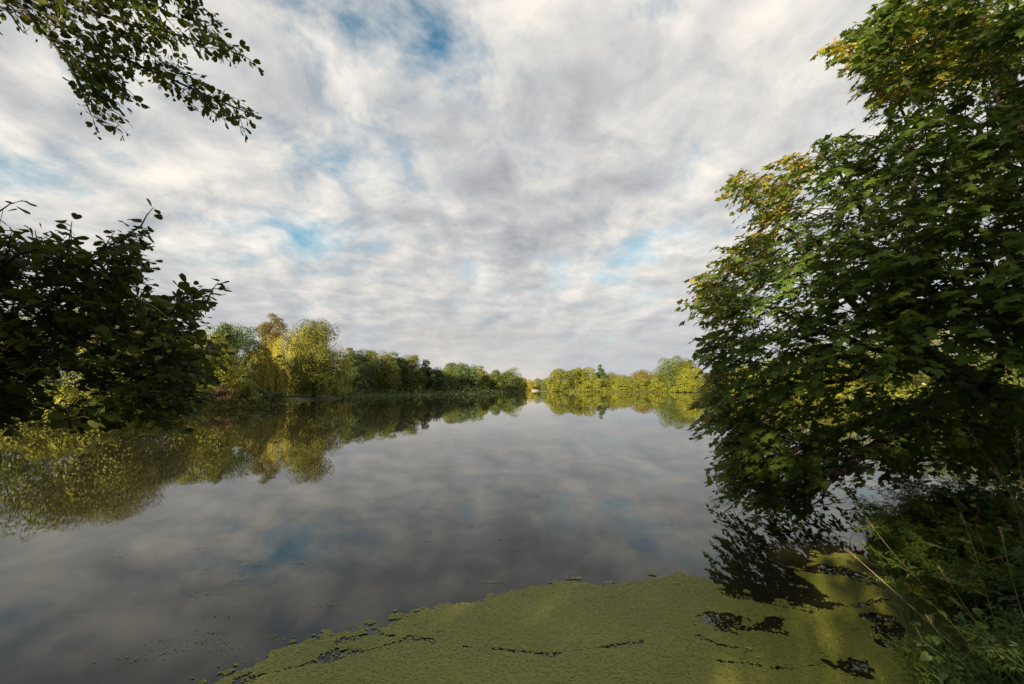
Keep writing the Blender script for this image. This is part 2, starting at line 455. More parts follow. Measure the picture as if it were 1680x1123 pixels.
def strands_v(rng, M, h, w, lf, dens):
    """hanging curtains of a weeping willow"""
    n = int(1000 * dens)
    G = 64
    ga = rng.uniform(0, 2 * np.pi, G); gr = np.sqrt(rng.uniform(0.0, 1, G)) * (0.74 + 0.45 * rng.random(G)); gr = np.minimum(gr, 1.02)
    gz_ = 0.985 - 0.46 * gr ** 2.2 - 0.10 * rng.random(G); gl = rng.uniform(0.35, 1.0, G); gs = rng.uniform(.06, .105, G)
    k = rng.integers(0, G, n)
    ox, oy = rng.normal(0, 1, (2, n)) * gs[k]
    cx_, cy_ = gr[k] * np.cos(ga[k]) + ox, gr[k] * np.sin(ga[k]) + oy
    r = np.hypot(cx_, cy_); a = np.arctan2(cy_, cx_)
    z = h * (gz_[k] - 1.6 * (ox ** 2 + oy ** 2) / gs[k] * .5 - 0.03 * rng.random(n)); z = np.maximum(z, .12 * h)
    L = np.minimum(z - 0.01 * h, h * gl[k] * rng.uniform(0.55, 1.0, n) * (0.40 + 0.60 * np.minimum(r, 1)))
    m = 34
    t = np.linspace(0, 1, m)[None] + rng.uniform(-.02, .02, (n, m)); t = np.clip(t, 0, 1)
    rr = r[:, None] * w / 2 * (0.86 + 0.14 * np.minimum(1, t * 4))
    X = rr * np.cos(a)[:, None] + rng.normal(0, .10, (n, m)); Yy = rr * np.sin(a)[:, None] + rng.normal(0, .10, (n, m))
    Z = z[:, None] - L[:, None] * t + 0.03 * h * np.sin(np.minimum(1, t * 3) * np.pi)
    pos = np.stack([X, Yy, Z], -1).reshape(-1, 3)
    na = np.repeat(a, m)
    nrm = np.stack([np.cos(na), np.sin(na), 0.5 * np.ones_like(na)], 1) + rng.normal(size=(n * m, 3)) * 0.45
    al = np.array((0, 0, -1.0)) + rng.normal(size=(n * m, 3)) * 0.25
    M.inst(RHOMB_V, RHOMB_F, pos, frames(nrm, al, lf * 1.5 * rng.uniform(0.7, 1.3, n * m), 0.42))

FAR_L = "trees along the far left shore"
FAR_R = "trees along the sunlit far right shore"
NEAR_L = "trees on the near left shore"
G_T = "trees on the right bank glimpsed through the maple"
TREES = [
 # name, label, kind, tone, u, vtop, width px, Y, group
 ('willow_tree', 'big golden weeping willow with hanging curtains, tallest on the left shore', 'weep', 'willow', 504, 525, 160, 106, NEAR_L),
 ('alder_tree', 'bushy olive green tree standing in front of the big willow, touching the water', 'round', 'olive', 520, 522, 82, 92, NEAR_L),
 ('willow_tree', 'smaller weeping willow left of the big golden willow, above the dark shrubs', 'weep', 'willow', 428, 564, 84, 84, NEAR_L),
 ('birch_tree', 'thin brownish birch top poking up behind the big willow', 'wispy', 'brown', 446, 513, 40, 118, NEAR_L),
 ('birch_tree', 'brownish gold tree filling in below the thin birch top, behind the willow', 'round', 'brown', 450, 545, 36, 116, NEAR_L),
 ('maple_tree', 'dark green dense round tree behind the yellowish maple on the left shore', 'round', 'cool', 388, 526, 84, 82, NEAR_L),
 ('maple_tree', 'slightly lower dark green tree touching the left side of the dense round one', 'round', 'dark', 366, 530, 40, 74, NEAR_L),
 ('maple_tree', 'yellowish green maple left of the dark dense tree, above russet shrub', 'round', 'yellow', 345, 545, 76, 54, NEAR_L),
 ('lime_tree', 'olive tree between the yellowish maple and the smaller willow', 'round', 'olive', 385, 575, 66, 62, NEAR_L),
 ('poplar_tree', 'pale feathery tree rising behind the dark alder bough at left', 'wispy', 'pale', 205, 480, 130, 58, NEAR_L),
 ('poplar_tree', 'small pale feathery crown just right of the alder bough tip leaves', 'wispy', 'pale', 318, 572, 44, 62, NEAR_L),
 ('ash_tree', 'broad sunlit tree at the left edge seen through the alder leaves', 'round', 'mid', 20, 492, 250, 33, NEAR_L),
 ('ash_tree', 'sunlit olive green tree behind the middle of the dark alder bough', 'round', 'olive', 165, 505, 200, 36, NEAR_L),
 ('ash_tree', 'olive tree behind the right end of the dark alder bough', 'round', 'olive', 262, 545, 130, 42, NEAR_L),
 ('shrub', 'russet red shrub at the water edge below the yellowish maple', 'bush', 'red', 352, 630, 62, 52, None),
 ('shrub', 'olive brown shrub beside the russet shrub on the left bank', 'bush', 'olive', 392, 622, 66, 57, None),
 ('shrub', 'dark green shrub overhanging the water left of the grassy spit', 'bush', 'dark', 428, 637, 58, 62, None),
 ('shrub', 'dark low shrub at the tip of the bank beside the grassy spit', 'bush', 'dark', 452, 645, 30, 66, None),
 ('shrub', 'yellow-green shrub at the water behind the alder bough, left bank', 'bush', 'yellow', 100, 632, 150, 31, None),
 ('shrub', 'olive shrub at the water behind the alder bough, right of the yellow one', 'bush', 'olive', 215, 640, 120, 38, None),
 ('shrub', 'golden shrub left of the russet shrub, just clear of the alder leaves', 'bush', 'yellow', 322, 628, 46, 50, None),
 # far left line
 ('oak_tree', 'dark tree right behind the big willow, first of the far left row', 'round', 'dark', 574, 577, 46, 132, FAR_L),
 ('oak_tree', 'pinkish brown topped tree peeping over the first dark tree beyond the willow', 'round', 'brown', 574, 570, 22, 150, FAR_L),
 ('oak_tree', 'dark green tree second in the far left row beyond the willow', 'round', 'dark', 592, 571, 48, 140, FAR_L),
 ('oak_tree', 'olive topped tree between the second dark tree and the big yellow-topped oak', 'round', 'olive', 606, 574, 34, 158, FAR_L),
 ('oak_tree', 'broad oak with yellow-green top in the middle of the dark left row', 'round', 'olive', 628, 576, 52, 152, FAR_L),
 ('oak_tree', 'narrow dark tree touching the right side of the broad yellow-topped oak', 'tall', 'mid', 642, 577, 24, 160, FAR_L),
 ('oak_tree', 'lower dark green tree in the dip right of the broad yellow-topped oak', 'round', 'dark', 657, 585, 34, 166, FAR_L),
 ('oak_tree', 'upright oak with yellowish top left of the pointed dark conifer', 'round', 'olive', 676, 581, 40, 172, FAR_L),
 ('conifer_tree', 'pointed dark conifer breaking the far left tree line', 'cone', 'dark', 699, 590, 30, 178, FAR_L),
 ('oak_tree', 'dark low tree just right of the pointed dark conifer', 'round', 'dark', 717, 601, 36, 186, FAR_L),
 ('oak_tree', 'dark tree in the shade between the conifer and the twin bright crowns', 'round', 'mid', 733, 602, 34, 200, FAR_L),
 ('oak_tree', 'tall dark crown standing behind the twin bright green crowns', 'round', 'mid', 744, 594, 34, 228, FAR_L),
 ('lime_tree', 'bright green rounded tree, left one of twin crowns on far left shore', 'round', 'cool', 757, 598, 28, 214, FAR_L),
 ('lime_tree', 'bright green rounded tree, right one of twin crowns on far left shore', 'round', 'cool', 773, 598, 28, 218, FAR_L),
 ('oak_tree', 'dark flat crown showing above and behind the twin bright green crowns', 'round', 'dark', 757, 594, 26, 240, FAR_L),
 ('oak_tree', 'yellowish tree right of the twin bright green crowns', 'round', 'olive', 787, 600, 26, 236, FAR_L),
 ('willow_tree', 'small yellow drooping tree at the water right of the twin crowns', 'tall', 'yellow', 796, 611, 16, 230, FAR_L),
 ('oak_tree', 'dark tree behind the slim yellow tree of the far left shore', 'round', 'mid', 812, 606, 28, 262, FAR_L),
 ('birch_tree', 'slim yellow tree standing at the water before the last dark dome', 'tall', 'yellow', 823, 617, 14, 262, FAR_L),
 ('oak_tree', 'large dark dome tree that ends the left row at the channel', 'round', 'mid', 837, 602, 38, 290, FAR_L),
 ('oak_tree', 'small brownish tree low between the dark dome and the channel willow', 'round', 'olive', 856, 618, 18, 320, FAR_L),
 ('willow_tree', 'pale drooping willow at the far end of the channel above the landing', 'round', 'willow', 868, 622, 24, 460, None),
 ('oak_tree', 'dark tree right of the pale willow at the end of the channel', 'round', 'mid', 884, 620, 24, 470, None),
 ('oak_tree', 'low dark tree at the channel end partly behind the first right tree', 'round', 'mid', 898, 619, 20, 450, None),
 # right bank
 ('alder_tree', 'rounded yellow-green tree that starts the right row at the channel', 'round', 'yellow', 908, 617, 26, 326, FAR_R),
 ('alder_tree', 'taller pointed olive tree second from the channel on the right row', 'tall', 'olive', 921, 604, 34, 330, FAR_R),
 ('birch_tree', 'slender olive tree right of the pointed tree near the channel', 'tall', 'olive', 940, 606, 20, 332, FAR_R),
 ('birch_tree', 'slender yellow-green tree between two slender olive ones on the right row', 'tall', 'yellow', 950, 603, 18, 336, FAR_R),
 ('birch_tree', 'broad yellow tree with ragged top left of the dark spire', 'round', 'yellow', 964, 602, 30, 338, FAR_R),
 ('conifer_tree', 'dark narrow spire standing tallest in the middle of the right row', 'cone', 'dark', 985, 598, 20, 342, FAR_R),
 ('shrub', 'bright rounded bush at the water in front of the dark spire', 'bush', 'yellow', 972, 621, 44, 316, FAR_R),
 ('alder_tree', 'dark low tree in the gap right of the dark spire', 'round', 'dark', 993, 620, 20, 345, FAR_R),
 ('alder_tree', 'olive tree with small domed top just right of the dark spire', 'round', 'olive', 1003, 609, 26, 348, FAR_R),
 ('alder_tree', 'yellow-green tree set behind the low shrubs right of the grassy landing', 'round', 'yellow', 1024, 614, 32, 340, FAR_R),
 ('shrub', 'small upright yellow shrub at the grassy landing on the right shore', 'bush', 'yellow', 1014, 624, 18, 306, FAR_R),
 ('shrub', 'rounded olive shrub second from the grassy landing on the right shore', 'bush', 'olive', 1028, 622, 26, 304, FAR_R),
 ('oak_tree', 'brownish domed tree rising in the middle behind the wide bright bushes', 'round', 'brown', 1053, 606, 32, 330, FAR_R),
 ('oak_tree', 'olive domed tree right of the brownish dome, behind the wide bright bushes', 'round', 'olive', 1078, 609, 32, 326, FAR_R),
 ('shrub', 'wide grey-green bush at the water below the brownish domed tree', 'bush', 'olive', 1052, 619, 44, 298, FAR_R),
 ('shrub', 'wide bright yellow bush at the water left of the tall dark green tree', 'bush', 'yellow', 1082, 617, 46, 292, FAR_R),
 ('oak_tree', 'tall dark green tree, highest on the right shore', 'round', 'mid', 1103, 584, 48, 288, FAR_R),
 ('oak_tree', 'tall yellow-green tree joined to the right side of the highest tree', 'round', 'olive', 1124, 587, 38, 284, FAR_R),
 ('alder_tree', 'rounded yellow-green tree right below the highest tree of the right shore', 'round', 'yellow', 1134, 599, 44, 262, FAR_R),
 ('shrub', 'little lime green bush at the water under the rounded tree near the maple', 'bush', 'lime', 1146, 631, 22, 246, FAR_R),
 ('shrub', 'little golden bush at the water below the highest tree', 'bush', 'yellow', 1108, 634, 18, 272, FAR_R),
 ('willow_tree', 'feathery yellow-green tree partly behind the left tip of the maple', 'round', 'olive', 1172, 604, 58, 236, FAR_R),
 ('alder_tree', 'sunlit yellow tree glimpsed through the lower left maple leaves', 'round', 'yellow', 1215, 592, 60, 205, G_T),
 ('alder_tree', 'sunlit lime tree glimpsed through the lower middle maple leaves', 'round', 'lime', 1270, 582, 72, 170, G_T),
 ('alder_tree', 'tall sunlit yellow tree glimpsed behind the maple limbs', 'round', 'yellow', 1335, 556, 92, 138, G_T),
 ('alder_tree', 'broad sunlit olive tree glimpsed beside the leaning maple trunk', 'round', 'yellow', 1415, 535, 110, 112, G_T),
 ('alder_tree', 'sunlit golden tree glimpsed above the leaning maple trunk', 'round', 'lime', 1500, 520, 130, 92, G_T),
 ('alder_tree', 'shaded olive tree glimpsed behind the maple trunk base', 'round', 'olive', 1600, 500, 160, 74, G_T),
 ('alder_tree', 'shaded green tree at the right edge far behind the maple', 'round', 'mid', 1720, 480, 180, 62, G_T),
]
for i, t in enumerate(TREES):
    nm, lb, kd, tone, u, vt, w, Y, grp = t
    kw = {}
    if Y < 70: kw['leaf'] = 0.155
    elif Y < 125: kw['leaf'] = 0.21
    if kd == 'weep' and Y < 120: kw['dens'] = 1.5
    if kd == 'round' and Y < 110: kw['dens'] = 1.4
    make_tree(nm, lb, kd, tone, u, vt, w, Y, grp, 'shrub' if nm == 'shrub' else 'tree', seed=i + 1, **kw)

# low growth at the foot of the far banks and the woods behind: nobody could count it
def undergrowth(name, tone, ylo, yhi, n, hmax, side, back=0.0, leaf=0.4, seed=1, spread=5.0):
    rng = np.random.default_rng(seed)
    segs = np.c_[SH, np.roll(SH, -1, 0)]
    L = np.hypot(segs[:, 2] - segs[:, 0], segs[:, 3] - segs[:, 1])
    ok = (segs[:, 1] > ylo) & (segs[:, 1] < yhi) & side(segs)
    p = np.where(ok, L, 0); k = rng.choice(len(L), n, p=p / p.sum()); t = rng.random(n)
    a = segs[k, :2] + (segs[k, 2:] - segs[k, :2]) * t[:, None]
    dr = segs[k, 2:] - segs[k, :2]; nr = np.c_[dr[:, 1], -dr[:, 0]]; nr = unit(nr)
    b = a + nr * (back - (0.8 if back == 0 else 0) + rng.random(n)[:, None] ** 1.5 * spread)
    ins = inpoly(b, SH); b2 = a - nr * (back + rng.random(n)[:, None] ** 1.5 * spread); b = np.where(ins[:, None], b2, b)
    gz = np.maximum(ground_z(b), 0.02)
    fb = fbm(np.c_[b * (0.9 / max(hmax, 1)), b[:, :1] * 0], 3, seed + 40)
    hm = hmax * ((0.06 + 2.6 * fb ** 2.2) if back == 0 else (0.15 + 0.95 * fb))
    z = gz + hm * rng.random(n) ** 0.8
    pos = np.c_[b, z]
    nrm = rng.normal(size=(n, 3)) * 0.8 + np.array((.3, -.5, .25))
    M = MB(); M.inst(RHOMB_V, RHOMB_F, pos, frames(nrm, rng.normal(size=(n, 3)), leaf * rng.uniform(.6, 1.3, n)))
    return tag(M.build(name, LM[tone]), kind='stuff')
left = lambda s: s[:, 0] < 9
right = lambda s: s[:, 0] > 12
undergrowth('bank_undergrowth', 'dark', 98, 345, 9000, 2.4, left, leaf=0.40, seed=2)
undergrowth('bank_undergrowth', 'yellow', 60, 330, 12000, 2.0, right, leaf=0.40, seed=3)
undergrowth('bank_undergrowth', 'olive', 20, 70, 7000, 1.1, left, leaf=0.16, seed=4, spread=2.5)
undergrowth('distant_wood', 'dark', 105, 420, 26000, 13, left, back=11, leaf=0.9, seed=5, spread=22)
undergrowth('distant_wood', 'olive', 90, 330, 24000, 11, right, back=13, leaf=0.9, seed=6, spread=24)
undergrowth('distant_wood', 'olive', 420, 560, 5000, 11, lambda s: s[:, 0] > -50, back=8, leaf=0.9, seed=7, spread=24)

# low pale landing stage at the end of the channel
lp = at(878, 641, 446); PALE = plain_mat('pale_concrete', (0.24, 0.22, 0.18), (0.34, 0.31, 0.26), 0.6, 0.8, 0.1)
root = thing('landing_stage', 'low pale landing stage on the far water below the pale willow', 'landing stage', (lp[0], 446, 0.0))
def box(mb, x0, x1, y0, y1, z0, z1):
    v = [(x, y, z) for x in (x0, x1) for y in (y0, y1) for z in (z0, z1)]
    mb.add(v, [[0, 1, 3, 2], [4, 6, 7, 5], [0, 4, 5, 1], [2, 3, 7, 6], [0, 2, 6, 4], [1, 5, 7, 3]])
m_ = MB(); box(m_, -3.6, 3.6, -1.5, 1.5, 0.35, 0.60); m_.build('deck', PALE, root).location = (0, 0, 0)
m_ = MB(); box(m_, -3.4, 3.4, 1.1, 1.3, 0.603, 1.25); m_.build('back_wall', PALE, root).location = (0, 0, 0)
for q in (-3, -1, 1, 3):
    m_ = MB(); m_.tube([(q, -1.2, -1), (q, -1.2, 0.347)], 0.15, 8); m_.build('pile', BARK, root).location = (0, 0, 0)

# ------------------------------------------------------------------ near leaves
def fan(outline, centre, fold=0.16, droop=0.22):
    o = np.array(outline + [(-x, y) for x, y in outline[::-1] if x > 1e-6 and True])
    v = np.vstack([np.array([centre]), o])
    z = -fold * np.abs(v[:, 0]) - droop * (v[:, 1]) ** 2 + 0.02 * np.sin(v[:, 1] * 9)
    n = len(o)
    f = np.array([[0, 1 + i, 1 + (i + 1) % n] for i in range(n)])
    return np.c_[v, z], f
MAPLE_V, MAPLE_F = fan([(0, 0.02), (0.16, -0.08), (0.44, 0.0), (0.33, 0.18), (0.58, 0.42), (0.50, 0.52), (0.26, 0.50), (0.27, 0.68), (0.16, 0.74), (0, 1.02)], (0, 0.36))
# the outline runs up the right side; mirrored down the left
ALDER_V, ALDER_F = fan([(0, 0.0), (0.14, 0.08), (0.34, 0.30), (0.44, 0.58), (0.38, 0.84), (0.20, 0.98), (0, 0.90)], (0, 0.5), 0.22, 0.12)
LANCE_V = np.array([(0, 0, 0), (.13, .35, -.02), (.09, .7, -.08), (0, 1, -.2), (-.09, .7, -.08), (-.13, .35, -.02)])
LANCE_F = np.array([[0, 1, 2, 3], [0, 3, 4, 5]])
HEART_V, HEART_F = fan([(0, 0.08), (0.16, -0.04), (0.36, 0.12), (0.34, 0.40), (0.16, 0.76), (0, 1.0)], (0, 0.4), 0.2, 0.2)

MAPLE = leaf_mat('maple_leaf', [(0.05, (0.056, 0.098, 0.018)), (0.45, (0.100, 0.162, 0.028)), (0.80, (0.145, 0.200, 0.028)), (0.93, (0.19, 0.18, 0.02)), (0.985, (0.32, 0.21, 0.02))], 0.42, 0.6, 0.16)
MAPLE_AUT = leaf_mat('maple_leaf_turning', [(0.05, (0.08, 0.12, 0.02)), (0.5, (0.17, 0.18, 0.022)), (0.78, (0.30, 0.23, 0.03)), (0.95, (0.38, 0.20, 0.03))], 0.40, 0.5, 0.3)
KEYS = leaf_mat('maple_keys', [(0.1, (0.26, 0.13, 0.03)), (0.9, (0.42, 0.24, 0.06))], 0.3, 0.6, 0.2)
ALDER = leaf_mat('alder_leaf', [(0.05, (0.024, 0.036, 0.008)), (0.5, (0.050, 0.072, 0.011)), (0.85, (0.110, 0.130, 0.015)), (0.95, (0.24, 0.20, 0.02))], 0.36, 0.6, 0.12)

def curve(a, b, sag, n=6, rng=None, wob=0.0):
    t = np.linspace(0, 1, n)[:, None]
    p = a + (b - a) * t + np.array((0, 0, 1.0)) * sag * np.sin(t * np.pi)
    if rng is not None and wob: p[1:-1] += rng.normal(0, wob, (n - 2, 3))
    return p

def grow(rng, limbs, tips, B, base_r=0.012, node_pen=0.0):
    """join every tip to the nearest wood already grown; returns each tip's incoming direction"""
    nodes = np.concatenate([l for l in limbs]); dirs = np.zeros((len(tips), 3))
    order = np.argsort([np.min(((nodes - t) ** 2).sum(1)) for t in tips])
    buf = np.zeros((len(nodes) + 6 * len(tips), 3)); buf[:len(nodes)] = nodes; k = len(nodes)
    for i in order:
        t = tips[i]; d2 = ((buf[:k] - t) ** 2).sum(1); j = int(np.argmin(d2)); a = buf[j]; L = math.sqrt(d2[j])
        n = 3 if L < 0.3 else 5
        p = curve(a, t, 0.10 * L, n, rng, 0.03 * L)
        B.tube(p, np.linspace(base_r * (0.5 + min(L, 1.4) * .7), base_r * .28, n), 4)
        q = p[1:]; buf[k:k + len(q)] = q; k += len(q)
        dirs[i] = unit((p[-1] - p[-2])[None])[0]
    return dirs

def sprays(rng, tips, dirs, out_dir, M, tv, tf, npair, length, size, tilt=0.35, droop=0.25, B=None, flat=0.75, sx=1.0, sink=0.0):
    """opposite leaves along a short twig at every tip"""
    n = len(tips)
    d = unit(dirs * 0.5 + out_dir * 0.9 + rng.normal(0, .22, (n, 3)) + np.array((0, 0, -droop)))
    L = length * rng.uniform(0.6, 1.3, n)
    side = unit(np.cross(d, np.array((0, 0, 1.0)))); up = unit(np.cross(side, d))
    P, NN, AL, SZ = [], [], [], []
    for q in range(npair):
        f = (q + 0.4) / npair
        c = tips + d * (L * (f - 0.25))[:, None] + np.array((0, 0, -1.0)) * (droop * 0.5 * L * f * f)[:, None]
        for s in (-1, 1):
            al = unit(side * s * (1.05 - 0.7 * f) + d * (0.35 + .8 * f) + rng.normal(0, .22, (n, 3)) + np.array((0, 0, -tilt)))
            stalk = size * rng.uniform(.15, .7, n)[:, None]
            P.append(c + al * stalk); AL.append(al)
            NN.append(np.array((0, 0, 1.0)) * flat + up * .3 + out_dir * 0.35 + rng.normal(0, .30, (n, 3)))
            SZ.append(size * rng.uniform(.55, 1.25, n) * (1.05 - .25 * f))
    P = np.concatenate(P); AL = np.concatenate(AL); NN = np.concatenate(NN); SZ = np.concatenate(SZ)
    var = rng.integers(0, 4, len(P)); Fm = frames(NN, AL, SZ, sx)
    for q, (cu, tw_, wx) in enumerate(((1.0, 0.0, 1.0), (2.2, .18, .9), (-.7, -.12, 1.05), (1.5, -.25, .8))):
        t2 = tv.copy(); t2[:, 2] = t2[:, 2] * cu + tw_ * t2[:, 0] * t2[:, 1]; t2[:, 0] *= wx
        M.inst(t2, tf, P[var == q], Fm[var == q])
    if B is not None:
        for i in range(n):
            a = tips[i] - d[i] * L[i] * .25; b = tips[i] + d[i] * L[i] * .72 + np.array((0, 0, -droop * .5 * L[i]))
            B.tube([a, (a + b) / 2 + np.array((0, 0, .02)), b], [.006, .004, .002], 3)
    return P

# ------------------------------------------------------------------ the big maple on the right
rng = np.random.default_rng(7)
mroot = thing('maple_tree', 'big dark maple leaning over the water on the right, leaves turning at its tips', 'tree', (9.4, 6.4, float(ground_z([(9.4, 6.4)])[0])))
TB = MB(); BB = MB()
trunk = np.array([(9.5, 6.3, -0.1), (9.1, 6.5, 0.7), (8.3, 6.9, 1.5), (7.4, 7.3, 2.2), (6.75, 7.5, 2.75), (6.3, 7.6, 3.3)])
TB.tube(trunk, [.40, .33, .28, .24, .20, .15], 12)
trunk2 = np.array([(9.2, 6.45, .5), (9.3, 6.6, 2.2), (8.9, 6.9, 4.2), (8.4, 7.2, 6.5), (8.1, 7.4, 9.0)])
TB.tube(trunk2, [.22, .22, .17, .11, .05], 10)
limb_def = [  # start node on the trunk, then photo points with their distance
  (5, [(1400, 500, 7.8), (1300, 380, 8.2), (1200, 300, 8.5)]), (4, [(1380, 560, 7.8), (1260, 500, 8.4), (1155, 480, 8.8)]),
  (4, [(1400, 620, 7.6), (1280, 640, 8.2), (1160, 685, 8.4)]), (3, [(1420, 690, 7.2), (1300, 740, 7.4), (1185, 800, 7.5)]),
  (3, [(1450, 720, 6.7), (1390, 770, 6.5), (1320, 835, 6.3)]), (5, [(1500, 400, 7.6), (1500, 230, 7.8), (1440, 110, 8.0)]),
  (5, [(1440, 450, 7.2), (1420, 330, 7.0), (1330, 240, 7.3)]), (4, [(1480, 540, 6.4), (1400, 470, 5.8), (1330, 430, 5.6)]),
  (4, [(1480, 600, 6.2), (1380, 590, 5.8), (1290, 580, 5.8)]), (3, [(1560, 640, 5.8), (1560, 600, 4.8), (1500, 560, 4.3)]),
  (3, [(1640, 600, 5.6), (1640, 480, 4.6), (1600, 400, 4.0)]), (2, [(1720, 600, 5.4), (1720, 460, 4.4), (1690, 330, 3.8)])]
limb2 = [(2, [(1700, 320, 6.4), (1620, 220, 6.6), (1540, 180, 6.8)]), (2, [(1760, 300, 5.8), (1700, 200, 5.2), (1640, 120, 4.9)]),
  (3, [(1660, 60, 7.0), (1560, 20, 7.4), (1450, 10, 7.8)]), (3, [(1800, 0, 7.0), (1700, -120, 6.6), (1600, -200, 6.8)]), (4, [(1700, -250, 8.5), (1560, -250, 9.0)]),
  (3, [(2000, 100, 8), (2200, 0, 8.5)]), (2, [(2000, 350, 6.8), (2250, 300, 7)])]
limbs = []
for trk, ll in ((trunk, limb_def), (trunk2, limb2)):
    for k, pts in ll:
        p = np.array([trk[k]] + [at(*q) for q in pts])
        t = np.linspace(0, len(p) - 1, 13)          # smooth path through the points
        pp = np.stack([np.interp(t, np.arange(len(p)), p[:, c]) for c in range(3)], 1)
        for _ in range(2): pp[1:-1] = (pp[:-2] + 2 * pp[1:-1] + pp[2:]) / 4
        pp[1:-1] += rng.normal(0, .035, (11, 3))
        BB.tube(pp, np.linspace(.085, .006, 13), 6); limbs.append(pp)
SIL = [(1500, -40), (1362, 66), (1415, 105), (1425, 165), (1450, 185), (1345, 222), (1290, 255), (1190, 292), (1222, 325), (1236, 362), (1186, 412), (1160, 445), (1136, 486),
       (1158, 515), (1146, 570), (1152, 618), (1140, 678), (1165, 705), (1185, 745), (1162, 800), (1195, 828), (1325, 855), (1365, 800), (1430, 765), (1520, 745),
       (1640, 700), (1800, 740), (2050, 700), (2300, 400), (2200, -100), (1900, -350), (1600, -330), (1480, -200)]
def crown_samples(n, cen=(6.9, 7.3), rad=4.7, front=0.55):
    out = []
    while len(out) < n:
        u = rng.uniform(1130, 2300); v = rng.uniform(-350, 860)
        if (u > 1720 or v < -20) and rng.random() > 0.33: continue
        if not inpoly(np.array([(u, v)]), SIL)[0]: continue
        if 1452 < u < 1560 and 135 < v < 185 and rng.random() < .5: continue
        s = (u - 840) / FPX
        A = 1 + s * s; Bq = -2 * (s * cen[0] + cen[1]); Cq = cen[0] ** 2 + cen[1] ** 2 - rad ** 2
        D = Bq * Bq - 4 * A * Cq
        if D < 0: y0 = y1 = -Bq / (2 * A)
        else: y0, y1 = (-Bq - math.sqrt(D)) / (2 * A), (-Bq + math.sqrt(D)) / (2 * A)
        y0 = max(y0, 3.1)
        if v > 640: y0 = max(y0, 5.9)
        f = rng.random() ** (1.9 if rng.random() < front else 1.0)
        p = at(u, v, y0 + (y1 - y0) * f)
        if p[2] < 0.22: continue
        # gaps between the boughs
        if fbm((p * np.array((.75, .75, 1.3)))[None], 2, 21)[0] < 0.40 - 0.05 * (u < 1250): continue
        # the shaded inside under the limbs is thin
        if u > 1380 and 540 < v < 760 and rng.random() < 0.55: continue
        out.append(p)
    return np.array(out)
SIL = [(u + (14 if u < 1500 else 0), v + (10 if v < 300 else 0)) for u, v in SIL]
tips = crown_samples(3500)
S5 = np.array([(1185, 690), (1400, 700), (1420, 760), (1350, 800), (1325, 838), (1200, 815)]); ex = []
while len(ex) < 300:
    u = rng.uniform(1185, 1420); v = rng.uniform(690, 838)
    if inpoly(np.array([(u, v)]), S5)[0]:
        p = at(u, v, rng.uniform(6.5, 8.8))
        if p[2] > .2: ex.append(p)
S7 = np.array([(1400, 650), (1690, 640), (1700, 770), (1560, 765), (1470, 760), (1410, 735)])
while len(ex) < 300 + 230:
    u = rng.uniform(1400, 1700); v = rng.uniform(640, 770)
    if inpoly(np.array([(u, v)]), S7)[0]: ex.append(at(u, v, rng.uniform(6.2, 9.0)))
tips = np.vstack([tips, ex])
dirs = grow(rng, limbs + [trunk[3:], trunk2[1:]], tips, BB, 0.011)
axis = np.array((7.4, 7.3)); od = tips.copy(); od[:, :2] -= axis; od[:, 2] = 0; od = unit(od)
ML = MB()
pl = at(1190, 450, 8.6)
sprays(rng, tips, dirs, od, ML, MAPLE_V, MAPLE_F, 6, 0.42, 0.104, tilt=0.40, droop=0.28, B=BB)
TB.build('trunk', BARK, mroot, True)
ML.build('crown', MAPLE, mroot)
# turning leaves and hanging seed keys at the sunny left tips
S2 = [(1190, 295), (1225, 330), (1245, 365), (1190, 410), (1155, 450), (1145, 480), (1200, 520), (1250, 470), (1280, 420), (1300, 330), (1340, 260), (1290, 250)]
S3 = [(1365, 70), (1420, 110), (1440, 165), (1520, 150), (1640, 90), (1680, 20), (1500, 20)]
S4 = [(1150, 600), (1300, 600), (1320, 720), (1200, 730)]
S6 = [(1170, 440), (1150, 486), (1175, 520), (1160, 600), (1155, 690), (1185, 700), (1200, 520)]  # edge strip: yellow turning leaves added here to stand in for backlit ones
A_ = []
for S, n in ((S2, 130), (S3, 230), (S4, 60), (S6, 36)):
    S_ = np.array(S); c = 0
    while c < n:
        u = rng.uniform(S_[:, 0].min(), S_[:, 0].max()); v = rng.uniform(S_[:, 1].min(), S_[:, 1].max())
        if inpoly(np.array([(u, v)]), S)[0]:
            s = (u - 840) / FPX; A_.append(at(u, v, rng.uniform(6.6, 8.4) if S is not S3 else rng.uniform(5.6, 7.8))); c += 1
A_ = np.array(A_); d2 = grow(rng, limbs, A_, BB, 0.008)
od2 = A_.copy(); od2[:, :2] -= axis; od2[:, 2] = 0; od2 = unit(od2)
MA = MB(); sprays(rng, A_, d2, od2, MA, MAPLE_V, MAPLE_F, 5, 0.42, 0.125, tilt=.5, droop=.35)
MA.build('turning_leaves', MAPLE_AUT, mroot); BB.build('branches', BARK, mroot)
KV = np.array([(0, 0, 0), (.10, .2, .02), (.17, .7, 0), (.05, 1, -.03), (-.06, .6, .02)]); KF = np.array([[0, 1, 2, 3, 4]])
nk = len(A_) * 9
kp = np.repeat(A_, 9, 0) + rng.normal(0, .07, (nk, 3)) + np.array((0, 0, -.08))
MK = MB(); MK.inst(KV, KF, kp, frames(rng.normal(size=(nk, 3)), np.array((0, 0, -1.0)) + rng.normal(0, .5, (nk, 3)), rng.uniform(.04, .07, nk), 1.3))
MK.build('seed_keys', KEYS, mroot)
